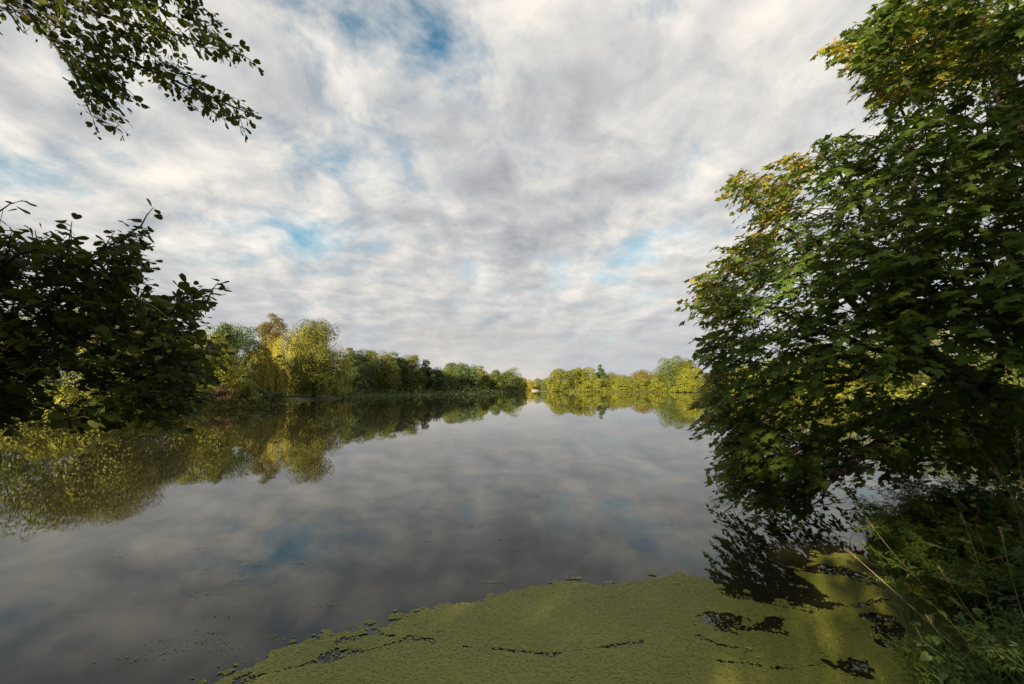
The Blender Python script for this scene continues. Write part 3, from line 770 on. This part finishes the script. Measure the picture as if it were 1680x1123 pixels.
# bare dead twigs against the sky at the right
for k in range(7):
    DT = MB(); a = at(1700, rng.uniform(170, 260), 4.8); b = at(rng.uniform(1630, 1665), rng.uniform(170, 235), 4.8)
    p = curve(a, b, rng.uniform(-.1, .1), 7, rng, .03); DT.tube(p, np.linspace(.008, .002, 7), 4)
    for q in range(3):
        s_ = p[rng.integers(2, 6)]; e = s_ + rng.normal(0, .1, 3); DT.tube([s_, (s_ + e) / 2 + rng.normal(0, .015, 3), e], [.004, .003, .0015], 3)
    DT.build('dead_twig', TWIG, mroot)

# ------------------------------------------------------------------ the near alder at the left: trunk outside, boughs reaching in
rng = np.random.default_rng(21)
az = float(ground_z([(-6.2, 1.2)])[0])
aroot = thing('alder_tree', 'dark alder reaching in from the left edge, its boughs nearest the camera', 'tree', (-6.2, 1.2, az))
T = MB(); atr = np.array([(-6.2, 1.2, az - .2), (-6.15, 1.3, 1.8), (-6.0, 1.5, 3.6), (-6.05, 1.7, 5.6), (-6.0, 1.8, 8.0), (-5.9, 1.9, 10.0)])
T.tube(atr, [.22, .19, .16, .12, .08, .03], 10); T.build('trunk', BARK, aroot, True)
B = MB(); L = []
def limb(a, pts, r0, r1, B=B, L=L):
    p = np.array([a] + [at(*q) for q in pts]); t = np.linspace(0, len(p) - 1, 12)
    pp = np.stack([np.interp(t, np.arange(len(p)), p[:, c]) for c in range(3)], 1)
    for _ in range(2): pp[1:-1] = (pp[:-2] + 2 * pp[1:-1] + pp[2:]) / 4
    pp[1:-1] += rng.normal(0, .015, (10, 3)); B.tube(pp, np.linspace(r0, r1, 12), 6); L.append(pp); return pp
low = []
a0 = atr[1]
for pts in ([(-150, 560, 3.0), (60, 480, 3.0), (150, 420, 3.0), (232, 372, 3.0)], [(-150, 600, 3.1), (100, 560, 3.0), (230, 530, 3.0), (345, 492, 3.0)],
            [(-100, 600, 2.9), (120, 600, 2.9), (220, 650, 2.9), (300, 640, 2.9)], [(-150, 480, 2.8), (0, 440, 2.7), (60, 410, 2.7)], [(-200, 420, 3.0), (-60, 360, 3.0), (0, 345, 3.0)]):
    low.append(limb(a0, pts, .015, .004))
LOW = [(-160, 400), (0, 395), (60, 405), (110, 400), (150, 425), (215, 375), (240, 365), (205, 430), (225, 455), (180, 470), (215, 490), (250, 500), (290, 480), (352, 482), (325, 520), (300, 520), (325, 560),
       (335, 590), (310, 640), (315, 660), (290, 690), (230, 690), (130, 690), (90, 690), (60, 660), (0, 690), (-160, 700)]
def samp(poly, n, y0, y1, hole=None):
    P = np.array(poly); out = []
    while len(out) < n:
        u = rng.uniform(P[:, 0].min(), P[:, 0].max()); v = rng.uniform(P[:, 1].min(), P[:, 1].max())
        if not inpoly(np.array([(u, v)]), poly)[0]: continue
        if hole is not None and inpoly(np.array([(u, v)]), hole)[0] and rng.random() < .93: continue
        out.append(at(u, v, rng.uniform(y0, y1)))
    return np.array(out)
hole = [(70, 620), (110, 590), (150, 610), (160, 660), (120, 690), (60, 690), (50, 650)]
tl = samp(LOW, 860, 2.6, 3.7, hole)
dl = grow(rng, low, tl, B, .006)
odl = unit(np.array([(0.9, 0.1, 0.35)]) + rng.normal(0, .3, (len(tl), 3)))
AL_ = MB(); sprays(rng, tl, dl, odl, AL_, ALDER_V, ALDER_F, 4, .20, .069, tilt=0.05, droop=.05, B=B, flat=.35, sx=1.0)
# sparse leaders along the free tips
lead = [at(u, v, 3.0) for u, v in ((170, 408), (190, 398), (208, 392), (222, 378), (235, 366), (60, 402), (45, 408), (95, 415), (215, 455), (200, 450), (180, 452), (230, 492), (245, 512), (280, 498), (300, 492), (322, 490), (345, 486), (300, 515), (312, 530), (5, 345), (-2, 385), (4, 400))]
lead = np.array(lead); dl2 = grow(rng, low, lead, B, .004)
sprays(rng, lead, dl2, unit(np.array([(.7, 0, .7)]) + rng.normal(0, .25, (len(lead), 3))), AL_, ALDER_V, ALDER_F, 3, .15, .075, tilt=-.2, droop=0, B=B, flat=.2)
def sub(o, par):
    o.parent = par; o.location = (0, 0, 0); return o
low_part = B.build('low_bough', TWIG, aroot); sub(AL_.build('leaves', ALDER), low_part)
# catkins and cones hanging from the tips
def catkins(par, base, n, L0=.05, r=.0035):
    for b in base:
        for q in range(n):
            M = MB(); o_ = rng.normal(0, .018, 3); p = b + o_ + np.array((0, 0, -.02)); M.tube([p + (0, 0, .03), p, p + np.array((rng.normal(0, .008), 0, -L0 * .5)), p + np.array((rng.normal(0, .012), 0, -L0))], [.001, r, r, r * .5], 5)
            sub(M.build('catkin', TWIG), par)
catkins(low_part, [at(u, v, 3.0) for u, v in ((215, 410), (222, 415), (205, 470), (222, 474), (330, 500), (318, 535), (312, 540), (180, 440))], 4)
# the high branch at the top left
B2 = MB(); L2 = []
hi = []
for pts in ([(-60, -60, 5.0), (40, 4, 4.9), (75, 60, 4.8), (130, 125, 4.8), (150, 190, 4.8)], [(-40, -80, 5.0), (110, 60, 4.9), (230, 105, 4.9), (310, 150, 4.9), (405, 185, 4.9)],
            [(-20, -110, 5.1), (100, 5, 5.0), (200, 40, 5.0), (300, 58, 5.0), (395, 90, 5.0)], [(60, -130, 5.2), (220, -30, 5.2), (330, 10, 5.2)], [(-120, -60, 4.8), (-40, -10, 4.7), (20, 20, 4.6), (40, 55, 4.6)]):
    hi.append(limb(atr[3], pts, .034, .005, B2, L2))
HI = [(-120, -120), (330, -120), (335, 15), (360, 40), (350, 60), (395, 85), (400, 100), (330, 80), (300, 85), (250, 80), (320, 120), (410, 180), (400, 195), (320, 180), (280, 150), (230, 110), (200, 95), (215, 140),
      (205, 165), (180, 160), (190, 195), (150, 210), (135, 150), (110, 110), (75, 50), (40, 40), (0, 25), (-120, 30)]
th = samp(HI, 640, 4.5, 5.4)
dh = grow(rng, hi, th, B2, .005)
AH = MB(); sprays(rng, th, dh, unit(np.array([(.8, .1, -.3)]) + rng.normal(0, .35, (len(th), 3))), AH, ALDER_V, ALDER_F, 3, .24, .086, tilt=.2, droop=.15, B=B2, flat=.3)
edge = np.array([at(u, v, 4.9) for u, v in ((330, 155), (350, 160), (370, 170), (390, 178), (405, 184), (300, 148), (310, 170), (385, 82), (370, 72), (350, 62), (335, 45), (340, 25), (150, 170), (158, 185), (185, 188), (155, 205), (125, 120), (128, 135), (355, 35), (315, 145), (395, 92))])
de = grow(rng, hi, edge, B2, .004)
sprays(rng, edge, de, unit(np.array([(.8, 0, -.2)]) + rng.normal(0, .3, (len(edge), 3))), AH, ALDER_V, ALDER_F, 2, .16, .068, tilt=.1, droop=.1, B=B2, flat=.2)
high_part = B2.build('high_branch', TWIG, aroot); sub(AH.build('leaves', ALDER), high_part)
for u, v in ((158, 212), (133, 188), (350, 200), (389, 205), (230, 122), (234, 124), (297, 106), (60, 68), (392, 200), (345, 196)):
    c = at(u, v, 4.85); CN = MB(); CN.tube([c + (0, 0, .03), c + (0, 0, .012), c, c + (0, 0, -.012)], [.002, .009, .010, .003], 6); sub(CN.build('cone', TWIG), high_part)
catkins(high_part, [at(u, v, 4.9) for u, v in ((330, 78), (365, 95), (262, 140), (185, 155), (275, 88))], 4, .045)
# its crown above and behind the camera
tc_ = []
while len(tc_) < 230:
    p = np.array((rng.normal(-6.0, 1.7), rng.normal(0.4, 1.5), rng.uniform(3.2, 10.2)))
    if p[1] > 1.6 or p[2] > 10.5 - 0.5 * abs(p[0] + 6): continue
    tc_.append(p)
tc_ = np.array(tc_); B3 = MB(); d3 = grow(rng, [atr], tc_, B3, .009)
AC = MB(); o3 = tc_.copy(); o3[:, :2] -= np.array((-6, 1.4)); o3[:, 2] = .2; sprays(rng, tc_, d3, unit(o3), AC, ALDER_V, ALDER_F, 6, .45, .10, B=None)
sub(AC.build('leaves', ALDER), B3.build('upper_branches', TWIG, aroot))

# ------------------------------------------------------------------ trees of the wooded bank behind, they keep the evening sun off the foreground
BEHIND = "trees on the bank behind the viewpoint"
for x, y, h, w, sd_ in ((-0.5, -9.0, 10.6, 8.2, 91), (-6.35, -9.0, 6.8, 2.0, 92), (-8.38, -9.0, 7.5, 1.05, 95), (-11.1, -9.0, 11.5, 3.6, 93), (3.5, -9.5, 10.5, 6.0, 94)):
    make_tree('oak_tree', 'leafy tree on the grassy bank behind the viewpoint, shading the foreground', 'round', 'mid', 840 + sd_, 0, 0, 20, BEHIND, seed=sd_, xyz=(x, y), hw=(h, w), leaf=0.24, dens=1.0 if sd_ in (91, 94) else 1.7)

# ------------------------------------------------------------------ duckweed
rng = np.random.default_rng(5)
DWM = leaf_mat('duckweed', [(0.05, (0.14, 0.155, 0.030)), (0.5, (0.19, 0.20, 0.036)), (0.95, (0.25, 0.25, 0.05))], 0.12, 0.55, 0.35, patch=1.3)
sp_ = 0.0112
X_, Y_ = np.meshgrid(np.arange(-3.6, 4.6, sp_), np.arange(2.3, 8.0, sp_))
q = np.stack([X_.ravel(), Y_.ravel()], 1); q += rng.uniform(-.5, .5, q.shape) * sp_
W2 = lambda pts: [tuple(wat(u, v)[:2]) for u, v in pts]
mat_px = [(330, 1190), (345, 1128), (372, 1112), (410, 1095), (450, 1075), (540, 1045), (640, 1022), (700, 998), (790, 986), (880, 962), (930, 953), (990, 961), (1050, 958), (1110, 943), (1150, 952), (1200, 972), (1260, 988),
          (1330, 1004), (1385, 994), (1335, 965), (1308, 935), (1345, 910), (1420, 905), (1500, 915), (1560, 980), (1560, 1200), (1560, 1500), (330, 1500)]
poly = W2([p for p in mat_px if p[1] < 1400]); poly = poly[:-1] + [(4.2, 2.0), (-2.2, 2.0)]
ins = inpoly(q, poly); d = segdist(q, poly); sdq = np.where(ins, d, -d)
nz = fbm(np.c_[q * 3.1, q[:, :1] * 0], 5, 31) - .5; nzf = fbm(np.c_[q * 16, q[:, :1] * 0], 3, 33) - .5
val = sdq + nz * 0.28 + nzf * .10
cracks = [([(380, 1122), (450, 1104), (530, 1086), (600, 1070), (660, 1052), (705, 1052)], .055), ([(560, 1054), (620, 1040), (665, 1050)], .03), ([(1150, 1046), (1180, 1060), (1205, 1064)], .022), ([(1205, 978), (1260, 992), (1330, 1004)], .03),
          ([(1300, 955), (1340, 985), (1400, 998), (1450, 985)], .025), ([(760, 1062), (900, 1075), (1050, 1056)], .018), ([(1180, 1085), (1300, 1100), (1400, 1080)], .014), ([(1380, 940), (1420, 960), (1480, 955)], .025)]
cr = np.full(len(q), 1.0); cw = (fbm(np.c_[q * 3.4, q[:, :1] * 0 + 8], 3, 71) - .33) * 2.2
for pts, w in cracks:
    dd = segdist(q, W2(pts), False); cr = np.minimum(cr, dd / (w * (.25 + 2.6 * np.clip(cw, 0, 1))) + (nz * 2.0 + nzf * 2.6) * 0.6)
rr_ = rng.random(len(q))
keep = (val > 0) & ((cr > .9) | (rr_ < .12)) & (rr_ < np.clip(0.70 + val * 4, 0, .999))
thin = (q[:, 0] > 1.7) & (fbm(np.c_[q * 2.6, q[:, :1] * 0 + 4], 6, 35) < .265 + .085 * np.clip((q[:, 0] - 1.7) / 1.3, 0, 1)) & (rr_ < .97); keep &= ~thin
keep |= (val <= 0) & (val > -.22) & (fbm(np.c_[q * 9, q[:, :1] * 0 + 2], 3, 81) > .56 + .25 * -val / .22) & (rr_ < .75)
bank = ground_z(q[keep]) < 0.0
q1 = q[keep][bank]
# loose fronds drifting off the mat
ns = 2600
us = rng.uniform(200, 1350, ns); vs = rng.uniform(720, 1110, ns) ; s2 = np.array([wat(u, v)[:2] for u, v in zip(us, vs)])
cl = fbm(np.c_[s2 * np.array((1.1, 2.2)), s2[:, :1] * 0], 3, 51); s2 = s2[(cl > .52) & (rng.random(ns) < .16)]
tw = s2[rng.integers(0, len(s2), 70)]; tw = tw[rng.integers(0, 70, 800)]; clus = tw + rng.normal(0, .05, (800, 2)) * np.array((1.8, .5))
q2 = np.concatenate([s2, clus]); q2 = q2[ground_z(q2) < -.05]
qa = np.concatenate([q1, q2]); n = len(qa)
FR_V = np.array([(math.cos(a) * .5, math.sin(a) * .42, 0) for a in np.arange(5) * 2 * math.pi / 5]); FR_F = np.array([[0, 1, 2, 3, 4]])
nn_ = np.array((0, 0, 1.0)) + rng.normal(0, .06, (n, 3)); sz = sp_ * rng.uniform(1.75, 2.8, n); sz[len(q1):] *= .62
M = MB(); M.inst(FR_V, FR_F, np.c_[qa, .004 + rng.uniform(0, .006, n)], frames(nn_, rng.normal(size=(n, 3)), sz))
tag(M.build('duckweed', DWM), kind='stuff')

YL = leaf_mat('fallen_leaf', [(0.2, (0.42, 0.26, 0.05)), (0.9, (0.55, 0.38, 0.09))], .2, .5, .3)
for (u, v, s, lb) in ((1226, 1066, .075, 'yellow fallen leaf lying on the duckweed, larger one near the dark crack'), (1242, 1080, .04, 'small yellow fallen leaf just right of the larger one on the duckweed'),
                      (1110, 958, .05, 'orange fallen leaf at the far edge of the duckweed mat'), (1552, 1090, .05, 'pale fallen leaf on the duckweed at the bottom by the bank grass')):
    p = wat(u, v, .014); M = MB(); a = rng.uniform(0, 6)
    root = thing('fallen_leaf', lb, 'leaf', p, 'fallen leaves on the duckweed')
    M.inst(HEART_V, HEART_F, np.zeros((1, 3)), frames(np.array([(0, 0, 1.0)]), np.array([(math.cos(a), math.sin(a), 0)]), [s])); M.build('leaf_blade', YL, root).location = (0, 0, 0.01)
    M = MB(); M.tube([(0, 0, .01), (-math.cos(a) * s * .5, -math.sin(a) * s * .5, .006)], .0015, 4); M.build('leaf_stalk', DRY, root).location = (0, 0, 0)

# ------------------------------------------------------------------ plants of the near bank
rng = np.random.default_rng(77)
HERB = leaf_mat('herb_leaf', [(0.05, (0.066, 0.108, 0.018)), (0.5, (0.125, 0.182, 0.028)), (0.95, (0.19, 0.23, 0.036))], .35, .5, .3)
HERB2 = leaf_mat('dark_herb_leaf', [(0.05, (0.034, 0.062, 0.016)), (0.5, (0.062, 0.105, 0.024)), (0.95, (0.10, 0.14, 0.03))], .3, .5, .3)
HERB3 = leaf_mat('yellowing_leaf', [(0.05, (0.10, 0.14, 0.02)), (0.6, (0.20, 0.21, 0.03)), (0.95, (0.30, 0.20, 0.03))], .4, .5, .3)
STEM = plain_mat('green_stem', (0.07, 0.10, 0.025), (0.12, 0.13, 0.035), 10, .6, 0)
REDSTEM = plain_mat('red_stem', (0.10, 0.03, 0.015), (0.16, 0.06, 0.03), 10, .6, 0)
GOLD = leaf_mat('golden_flower', [(0.1, (0.22, 0.15, 0.02)), (0.9, (0.34, 0.25, 0.03))], .2, .6, .2)
FLUFF = leaf_mat('seed_fluff', [(0.1, (0.30, 0.27, 0.20)), (0.9, (0.5, 0.46, 0.38))], .3, .8, .1)

def onbank(u, v, Y):
    """a point of the near bank beneath photo pixel (u, v) at distance Y: (root on the ground, top)"""
    top = at(u, v, Y); return top
def herb(name, label, top, lean, nst, mat, leaf, per=26, group=None, stem=STEM, spread=.25, feather=True, cat='plant', tvf=None):
    """a clump of leafy stems whose tallest tip is at 'top'"""
    bx, by = top[0] + lean[0], top[1] + lean[1]; gz = float(ground_z([(bx, by)])[0]); gz = max(gz, 0.02)
    root = thing(name, label, cat, (bx, by, gz), group)
    Ml, Ms = MB(), MB(); hh = top[2] - gz
    tv, tf = tvf or (LANCE_V, LANCE_F)
    for s in range(nst):
        a = np.array((rng.normal(0, spread * .3), rng.normal(0, spread * .3), -.05))
        f = rng.uniform(.55, 1.0) if s else 1.0
        b = np.array((-lean[0] * f + rng.normal(0, spread) * (s > 0), -lean[1] * f + rng.normal(0, spread) * (s > 0), hh * f))
        p = curve(a, b, 0.06 * hh, 7, rng, .02 * hh); Ms.tube(p, np.linspace(.006, .0018, 7), 5)
        t = rng.uniform(.18, 1.02, per); P = np.stack([np.interp(t * 6, np.arange(7), p[:, c]) for c in range(3)], 1)
        ang = np.arange(per) * 2.4 + rng.uniform(0, 6); al = np.stack([np.cos(ang), np.sin(ang), rng.uniform(-.1, .7, per)], 1)
        sz = leaf * 1.3 * (1.25 - .75 * t) * rng.uniform(.7, 1.2, per)
        if feather:      # pinnate leaves: pairs of narrow leaflets along a midrib
            for k in range(4):
                c = P + unit(al) * (sz * (k + .5) / 4)[:, None]
                sd_ = unit(np.cross(al, np.array((0, 0, 1.0))))
                for sg in (-1, 1):
                    d_ = unit(al) * .8 + sd_ * sg * .8 + rng.normal(0, .2, (per, 3))
                    Ml.inst(tv, tf, c, frames(np.array((0, 0, 1.0)) + rng.normal(0, .35, (per, 3)), d_, sz * .42 * (1.1 - .12 * k)))
            Ml.inst(tv, tf, P + unit(al) * (sz * .8)[:, None], frames(np.array((0, 0, 1.0)) + rng.normal(0, .3, (per, 3)), al, sz * .4))
        else:
            Ml.inst(tv, tf, P, frames(np.array((0, 0, 1.0)) + rng.normal(0, .35, (per, 3)), al, sz))
    Ms.build('stems', stem, root).location = (0, 0, 0); Ml.build('leaves', mat, root).location = (0, 0, 0)
    return root
HG = 'leafy herbs of the near right bank'
herb('mugwort_plant', 'bright feathery mugwort leaning over the duckweed, nearest the water', at(1440, 820, 4.9), (.55, -.1), 9, HERB, .17, 34, HG)
herb('mugwort_plant', 'feathery green mugwort right behind the one leaning over the duckweed', at(1530, 835, 4.7), (.35, -.1), 9, HERB, .16, 34, HG)
herb('mugwort_plant', 'mugwort clump below the leaning one, brushing the duckweed edge', at(1500, 905, 4.2), (.35, -.05), 8, HERB, .15, 30, HG)
herb('mugwort_plant', 'mid green feathery clump in the middle of the lower right corner', at(1580, 930, 3.9), (.3, -.1), 8, HERB, .15, 30, HG)
herb('mugwort_plant', 'dark feathery clump at the right edge below the dry seed heads', at(1665, 900, 3.6), (.1, -.1), 8, HERB2, .15, 30, HG)
herb('nettle_plant', 'tall dense green herb clump rising against the water below the maple', at(1500, 762, 6.0), (.3, .0), 14, HERB, .16, 34, HG, spread=.38)
herb('nettle_plant', 'green herb clump right of the tall one, beneath the dark trunk', at(1570, 768, 5.8), (.3, .0), 12, HERB2, .16, 34, HG, spread=.4)
herb('nettle_plant', 'low leafy clump showing left of the tall herbs, against the reflection', at(1455, 800, 5.9), (.35, .0), 8, HERB2, .14, 26, HG, spread=.28)
herb('hop_plant', 'broad leaved dark plant at the right edge under the maple trunk', at(1650, 785, 4.7), (.25, .1), 12, HERB2, .11, 26, HG, spread=.35, feather=False, tvf=(MAPLE_V, MAPLE_F))
herb('hop_plant', 'broad leaved dark plant below the other one at the right edge', at(1640, 855, 4.1), (.25, 0), 10, HERB2, .10, 26, HG, spread=.32, feather=False, tvf=(MAPLE_V, MAPLE_F))
herb('bindweed_plant', 'red stemmed plant with yellowing heart shaped leaves on the bank', at(1592, 812, 4.1), (.06, -.02), 2, HERB3, .07, 11, HG, stem=REDSTEM, spread=.06, feather=False, tvf=(HEART_V, HEART_F))
herb('bindweed_plant', 'green plant with a few large pale leaves low in the corner', at(1600, 990, 3.2), (.14, -.05), 3, HERB3, .08, 7, HG, spread=.1, feather=False, tvf=(HEART_V, HEART_F))
herb('fern_plant', 'green feathery clump at the bottom beside the duckweed', at(1490, 1062, 3.3), (.22, -.15), 8, HERB, .13, 24, HG, spread=.16)
herb('fern_plant', 'second green feathery clump at the bottom nearer the corner', at(1570, 1080, 3.05), (.2, -.15), 7, HERB2, .13, 24, HG, spread=.16)
herb('fern_plant', 'dark feathery clump filling the lower right corner', at(1650, 1020, 3.0), (.15, -.1), 8, HERB2, .14, 26, HG, spread=.2)
herb('mugwort_plant', 'shaded feathery clump between the bindweed and the right edge', at(1625, 940, 3.7), (.2, -.1), 8, HERB2, .15, 28, HG)

for x, y, h, w, tone_, lb in ((11.2, 8.6, 2.0, 4.5, 'dark', 'dark thicket on the bank right behind the maple trunk base'), (15.5, 9.3, 2.6, 6, 'mid', 'shaded thicket at the far right edge of the near bank')):
    make_tree('shrub', lb, 'bush', tone_, 1500 + x, 0, 0, 9, None, 'shrub', seed=int(x), xyz=(x, y), hw=(h, w), leaf=0.11)
rng = np.random.default_rng(78)
# goldenrod: leafy stem with an arching yellow flower spike
p0 = at(1482, 962, 4.0); p1 = at(1515, 972, 4.0); base = p1 + np.array((.35, -.05, 0)); gz = max(.02, float(ground_z([base[:2]])[0]))
root = thing('goldenrod_plant', 'goldenrod with an arching yellow flower spike near the water', 'plant', (base[0], base[1], gz))
o_ = np.array((base[0], base[1], gz)); M = MB(); p = np.array([(0, 0, -.03), (-.12, .02, (p1[2] - gz) * .7), p1 - o_, p0 - o_]); M.tube(p, [.004, .004, .003, .0015], 5); M.build('stem', STEM, root).location = (0, 0, 0)
n = 70; t = rng.random(n); P = (p1 - o_)[None] * (1 - t[:, None]) + (p0 - o_)[None] * t[:, None] + rng.normal(0, .008, (n, 3)) * np.array((1, 1, 1.2))
M = MB(); M.inst(RHOMB_V, RHOMB_F, P, frames(rng.normal(size=(n, 3)), rng.normal(size=(n, 3)), rng.uniform(.01, .022, n))); M.build('flower_spike', GOLD, root).location = (0, 0, 0)
n = 14; t = rng.random(n); P = np.stack([np.interp(t * 2, np.arange(4), p[:, c]) for c in range(3)], 1); M = MB(); M.inst(LANCE_V, LANCE_F, P, frames(np.array((0, 0, 1.)) + rng.normal(0, .3, (n, 3)), rng.normal(size=(n, 3)), rng.uniform(.06, .1, n))); M.build('leaves', HERB, root).location = (0, 0, 0)

# dry grass stalks
DG = 'dry grass stalks of the near right bank'
STK = [((1388, 900, 3.9), (1500, 1000, 3.7), (1640, 1128, 3.3), 'long pale dry stalk arching out over the duckweed', 0), ((1585, 700, 4.6), (1615, 745, 4.5), (1660, 800, 4.3), 'pale dry stalk standing against the dark maple trunk', 1),
       ((1392, 735, 5.2), (1440, 800, 5.0), (1500, 870, 4.7), 'thin dry stalk beside the low maple leaves, over the water', 1), ((1420, 850, 4.6), (1470, 915, 4.4), (1540, 985, 4.0), 'greenish dry stalk below the leaning mugwort', 0),
       ((1575, 840, 4.0), (1600, 905, 3.9), (1620, 985, 3.6), 'upright dry stalk beside the red stemmed bindweed', 0), ((1540, 930, 3.7), (1600, 1020, 3.5), (1680, 1120, 3.1), 'dry stalk leaning left in the middle of the corner', 0),
       ((1560, 980, 3.4), (1640, 1060, 3.2), (1720, 1140, 3.0), 'dry stalk low beside the pale leaves in the corner', 0), ((1668, 700, 4.2), (1672, 770, 4.1), (1690, 860, 3.9), 'tall dry stalk at the right edge with a seed head', 1),
       ((1630, 770, 4.3), (1650, 800, 4.2), (1690, 850, 4.0), 'short dry stalk with pale fluff under the trunk', 1), ((1690, 905, 3.6), (1620, 918, 3.7), (1585, 935, 3.8), 'dry stem lying almost level at the right edge', 0),
       ((1640, 865, 3.8), (1660, 950, 3.6), (1690, 1050, 3.3), 'pale stalk near the right edge below the broad leaves', 0), ((1520, 1010, 3.4), (1560, 1070, 3.3), (1600, 1150, 3.1), 'short dry stalk rising beside the bottom fern clumps', 0)]
for a, b, c, lb, head in STK:
    P = np.array([at(*a), at(*b), at(*c)]); d_ = unit((P[2] - P[1])[None])[0]
    end = P[2].copy(); gzz = max(.02, float(ground_z([end[:2]])[0]))
    if end[2] > gzz: P = np.vstack([P, (end[0] + .08, end[1] - .03, gzz - .03)])
    o_ = P[-1].copy(); t = np.linspace(0, len(P) - 1, 12); pp = np.stack([np.interp(t, np.arange(len(P)), P[:, k]) for k in range(3)], 1)
    for _ in range(2): pp[1:-1] = (pp[:-2] + 2 * pp[1:-1] + pp[2:]) / 4
    root = thing('grass_stalk', lb, 'grass stalk', o_, DG)
    M = MB(); M.tube(pp - o_, np.linspace(.0014, .0030, 12), 4); M.build('stalk', DRY, root).location = (0, 0, 0)
    n = 40 if head else 36; t = (np.arange(n) / n) * (.22 if head else .1); Q = pp[0] + (pp[3] - pp[0]) * t[:, None] / .27 + rng.normal(0, .014 if head else .004, (n, 3)) - o_
    M = MB(); M.inst(NARROW_V, NARROW_F, Q, frames(rng.normal(size=(n, 3)), unit(pp[0] - pp[2])[None] + rng.normal(0, .4, (n, 3)), rng.uniform(.015, .035, n))); M.build('seed_head', FLUFF if head else DRY, root).location = (0, 0, 0)

# grass and small growth of the near bank: nobody could count it
GR = leaf_mat('grass_blade', [(0.05, (0.034, 0.062, 0.014)), (0.5, (0.064, 0.105, 0.020)), (0.85, (0.11, 0.125, 0.026)), (0.97, (0.18, 0.14, 0.06))], .35, .5, .3)
n = 15000
gxy = np.c_[rng.uniform(-9, 11, n), rng.uniform(.6, 9.2, n)]
gxy = np.r_[gxy, np.c_[rng.uniform(1.9, 6.5, n), rng.uniform(1.8, 7.5, n)]]
z = ground_z(gxy); ok = (z > .03) & (np.hypot(gxy[:, 0], gxy[:, 1]) > 1.3); gxy = gxy[ok]; z = z[ok]; n = len(gxy)
hb = rng.uniform(.10, .32, n) * (.4 + 1.2 * fbm(np.c_[gxy * 1.2, gxy[:, :1] * 0], 3, 61)); ln = rng.normal(0, .35, (n, 2)) + np.array((-.25, .1)); wd = rng.uniform(.0025, .006, n)
an = rng.uniform(0, np.pi, n); sd3 = np.c_[np.cos(an), np.sin(an), 0 * an]
b0 = np.c_[gxy, z - .02]; b1 = b0 + np.c_[ln * (hb * .35)[:, None], hb * .65]; b2 = b0 + np.c_[ln * (hb * 1.0)[:, None], hb * .95]
v = np.stack([b0 - sd3 * wd[:, None], b0 + sd3 * wd[:, None], b1 + sd3 * wd[:, None] * .8, b1 - sd3 * wd[:, None] * .8, b2], 1).reshape(-1, 3)
k = np.arange(n)[:, None] * 5
M = MB(); M.add(v, (k + np.array([[0, 1, 2, 3]]))); M.add(v[:0].reshape(0, 3), np.zeros((0, 3), int)) if False else None
M.n = 0; M.add(v, (k + np.array([[3, 2, 4]]))); M.v = [v]; 
M.s = [np.full(n, 4, np.int32), np.full(n, 3, np.int32)]
tag(M.build('grass', GR), kind='stuff')
n = 5200   # low leafy ground cover
cxy = np.c_[rng.uniform(2.2, 9.5, n), rng.uniform(1.8, 8.6, n)]; z = ground_z(cxy); ok = z > .03; cxy = cxy[ok]; z = z[ok]; n = len(cxy)
M = MB(); M.inst(HEART_V, HEART_F, np.c_[cxy, z + rng.uniform(.02, .38, n)], frames(np.array((0, 0, 1.)) + rng.normal(0, .45, (n, 3)), rng.normal(size=(n, 3)), rng.uniform(.03, .075, n)))
tag(M.build('ground_cover', HERB2), kind='stuff')
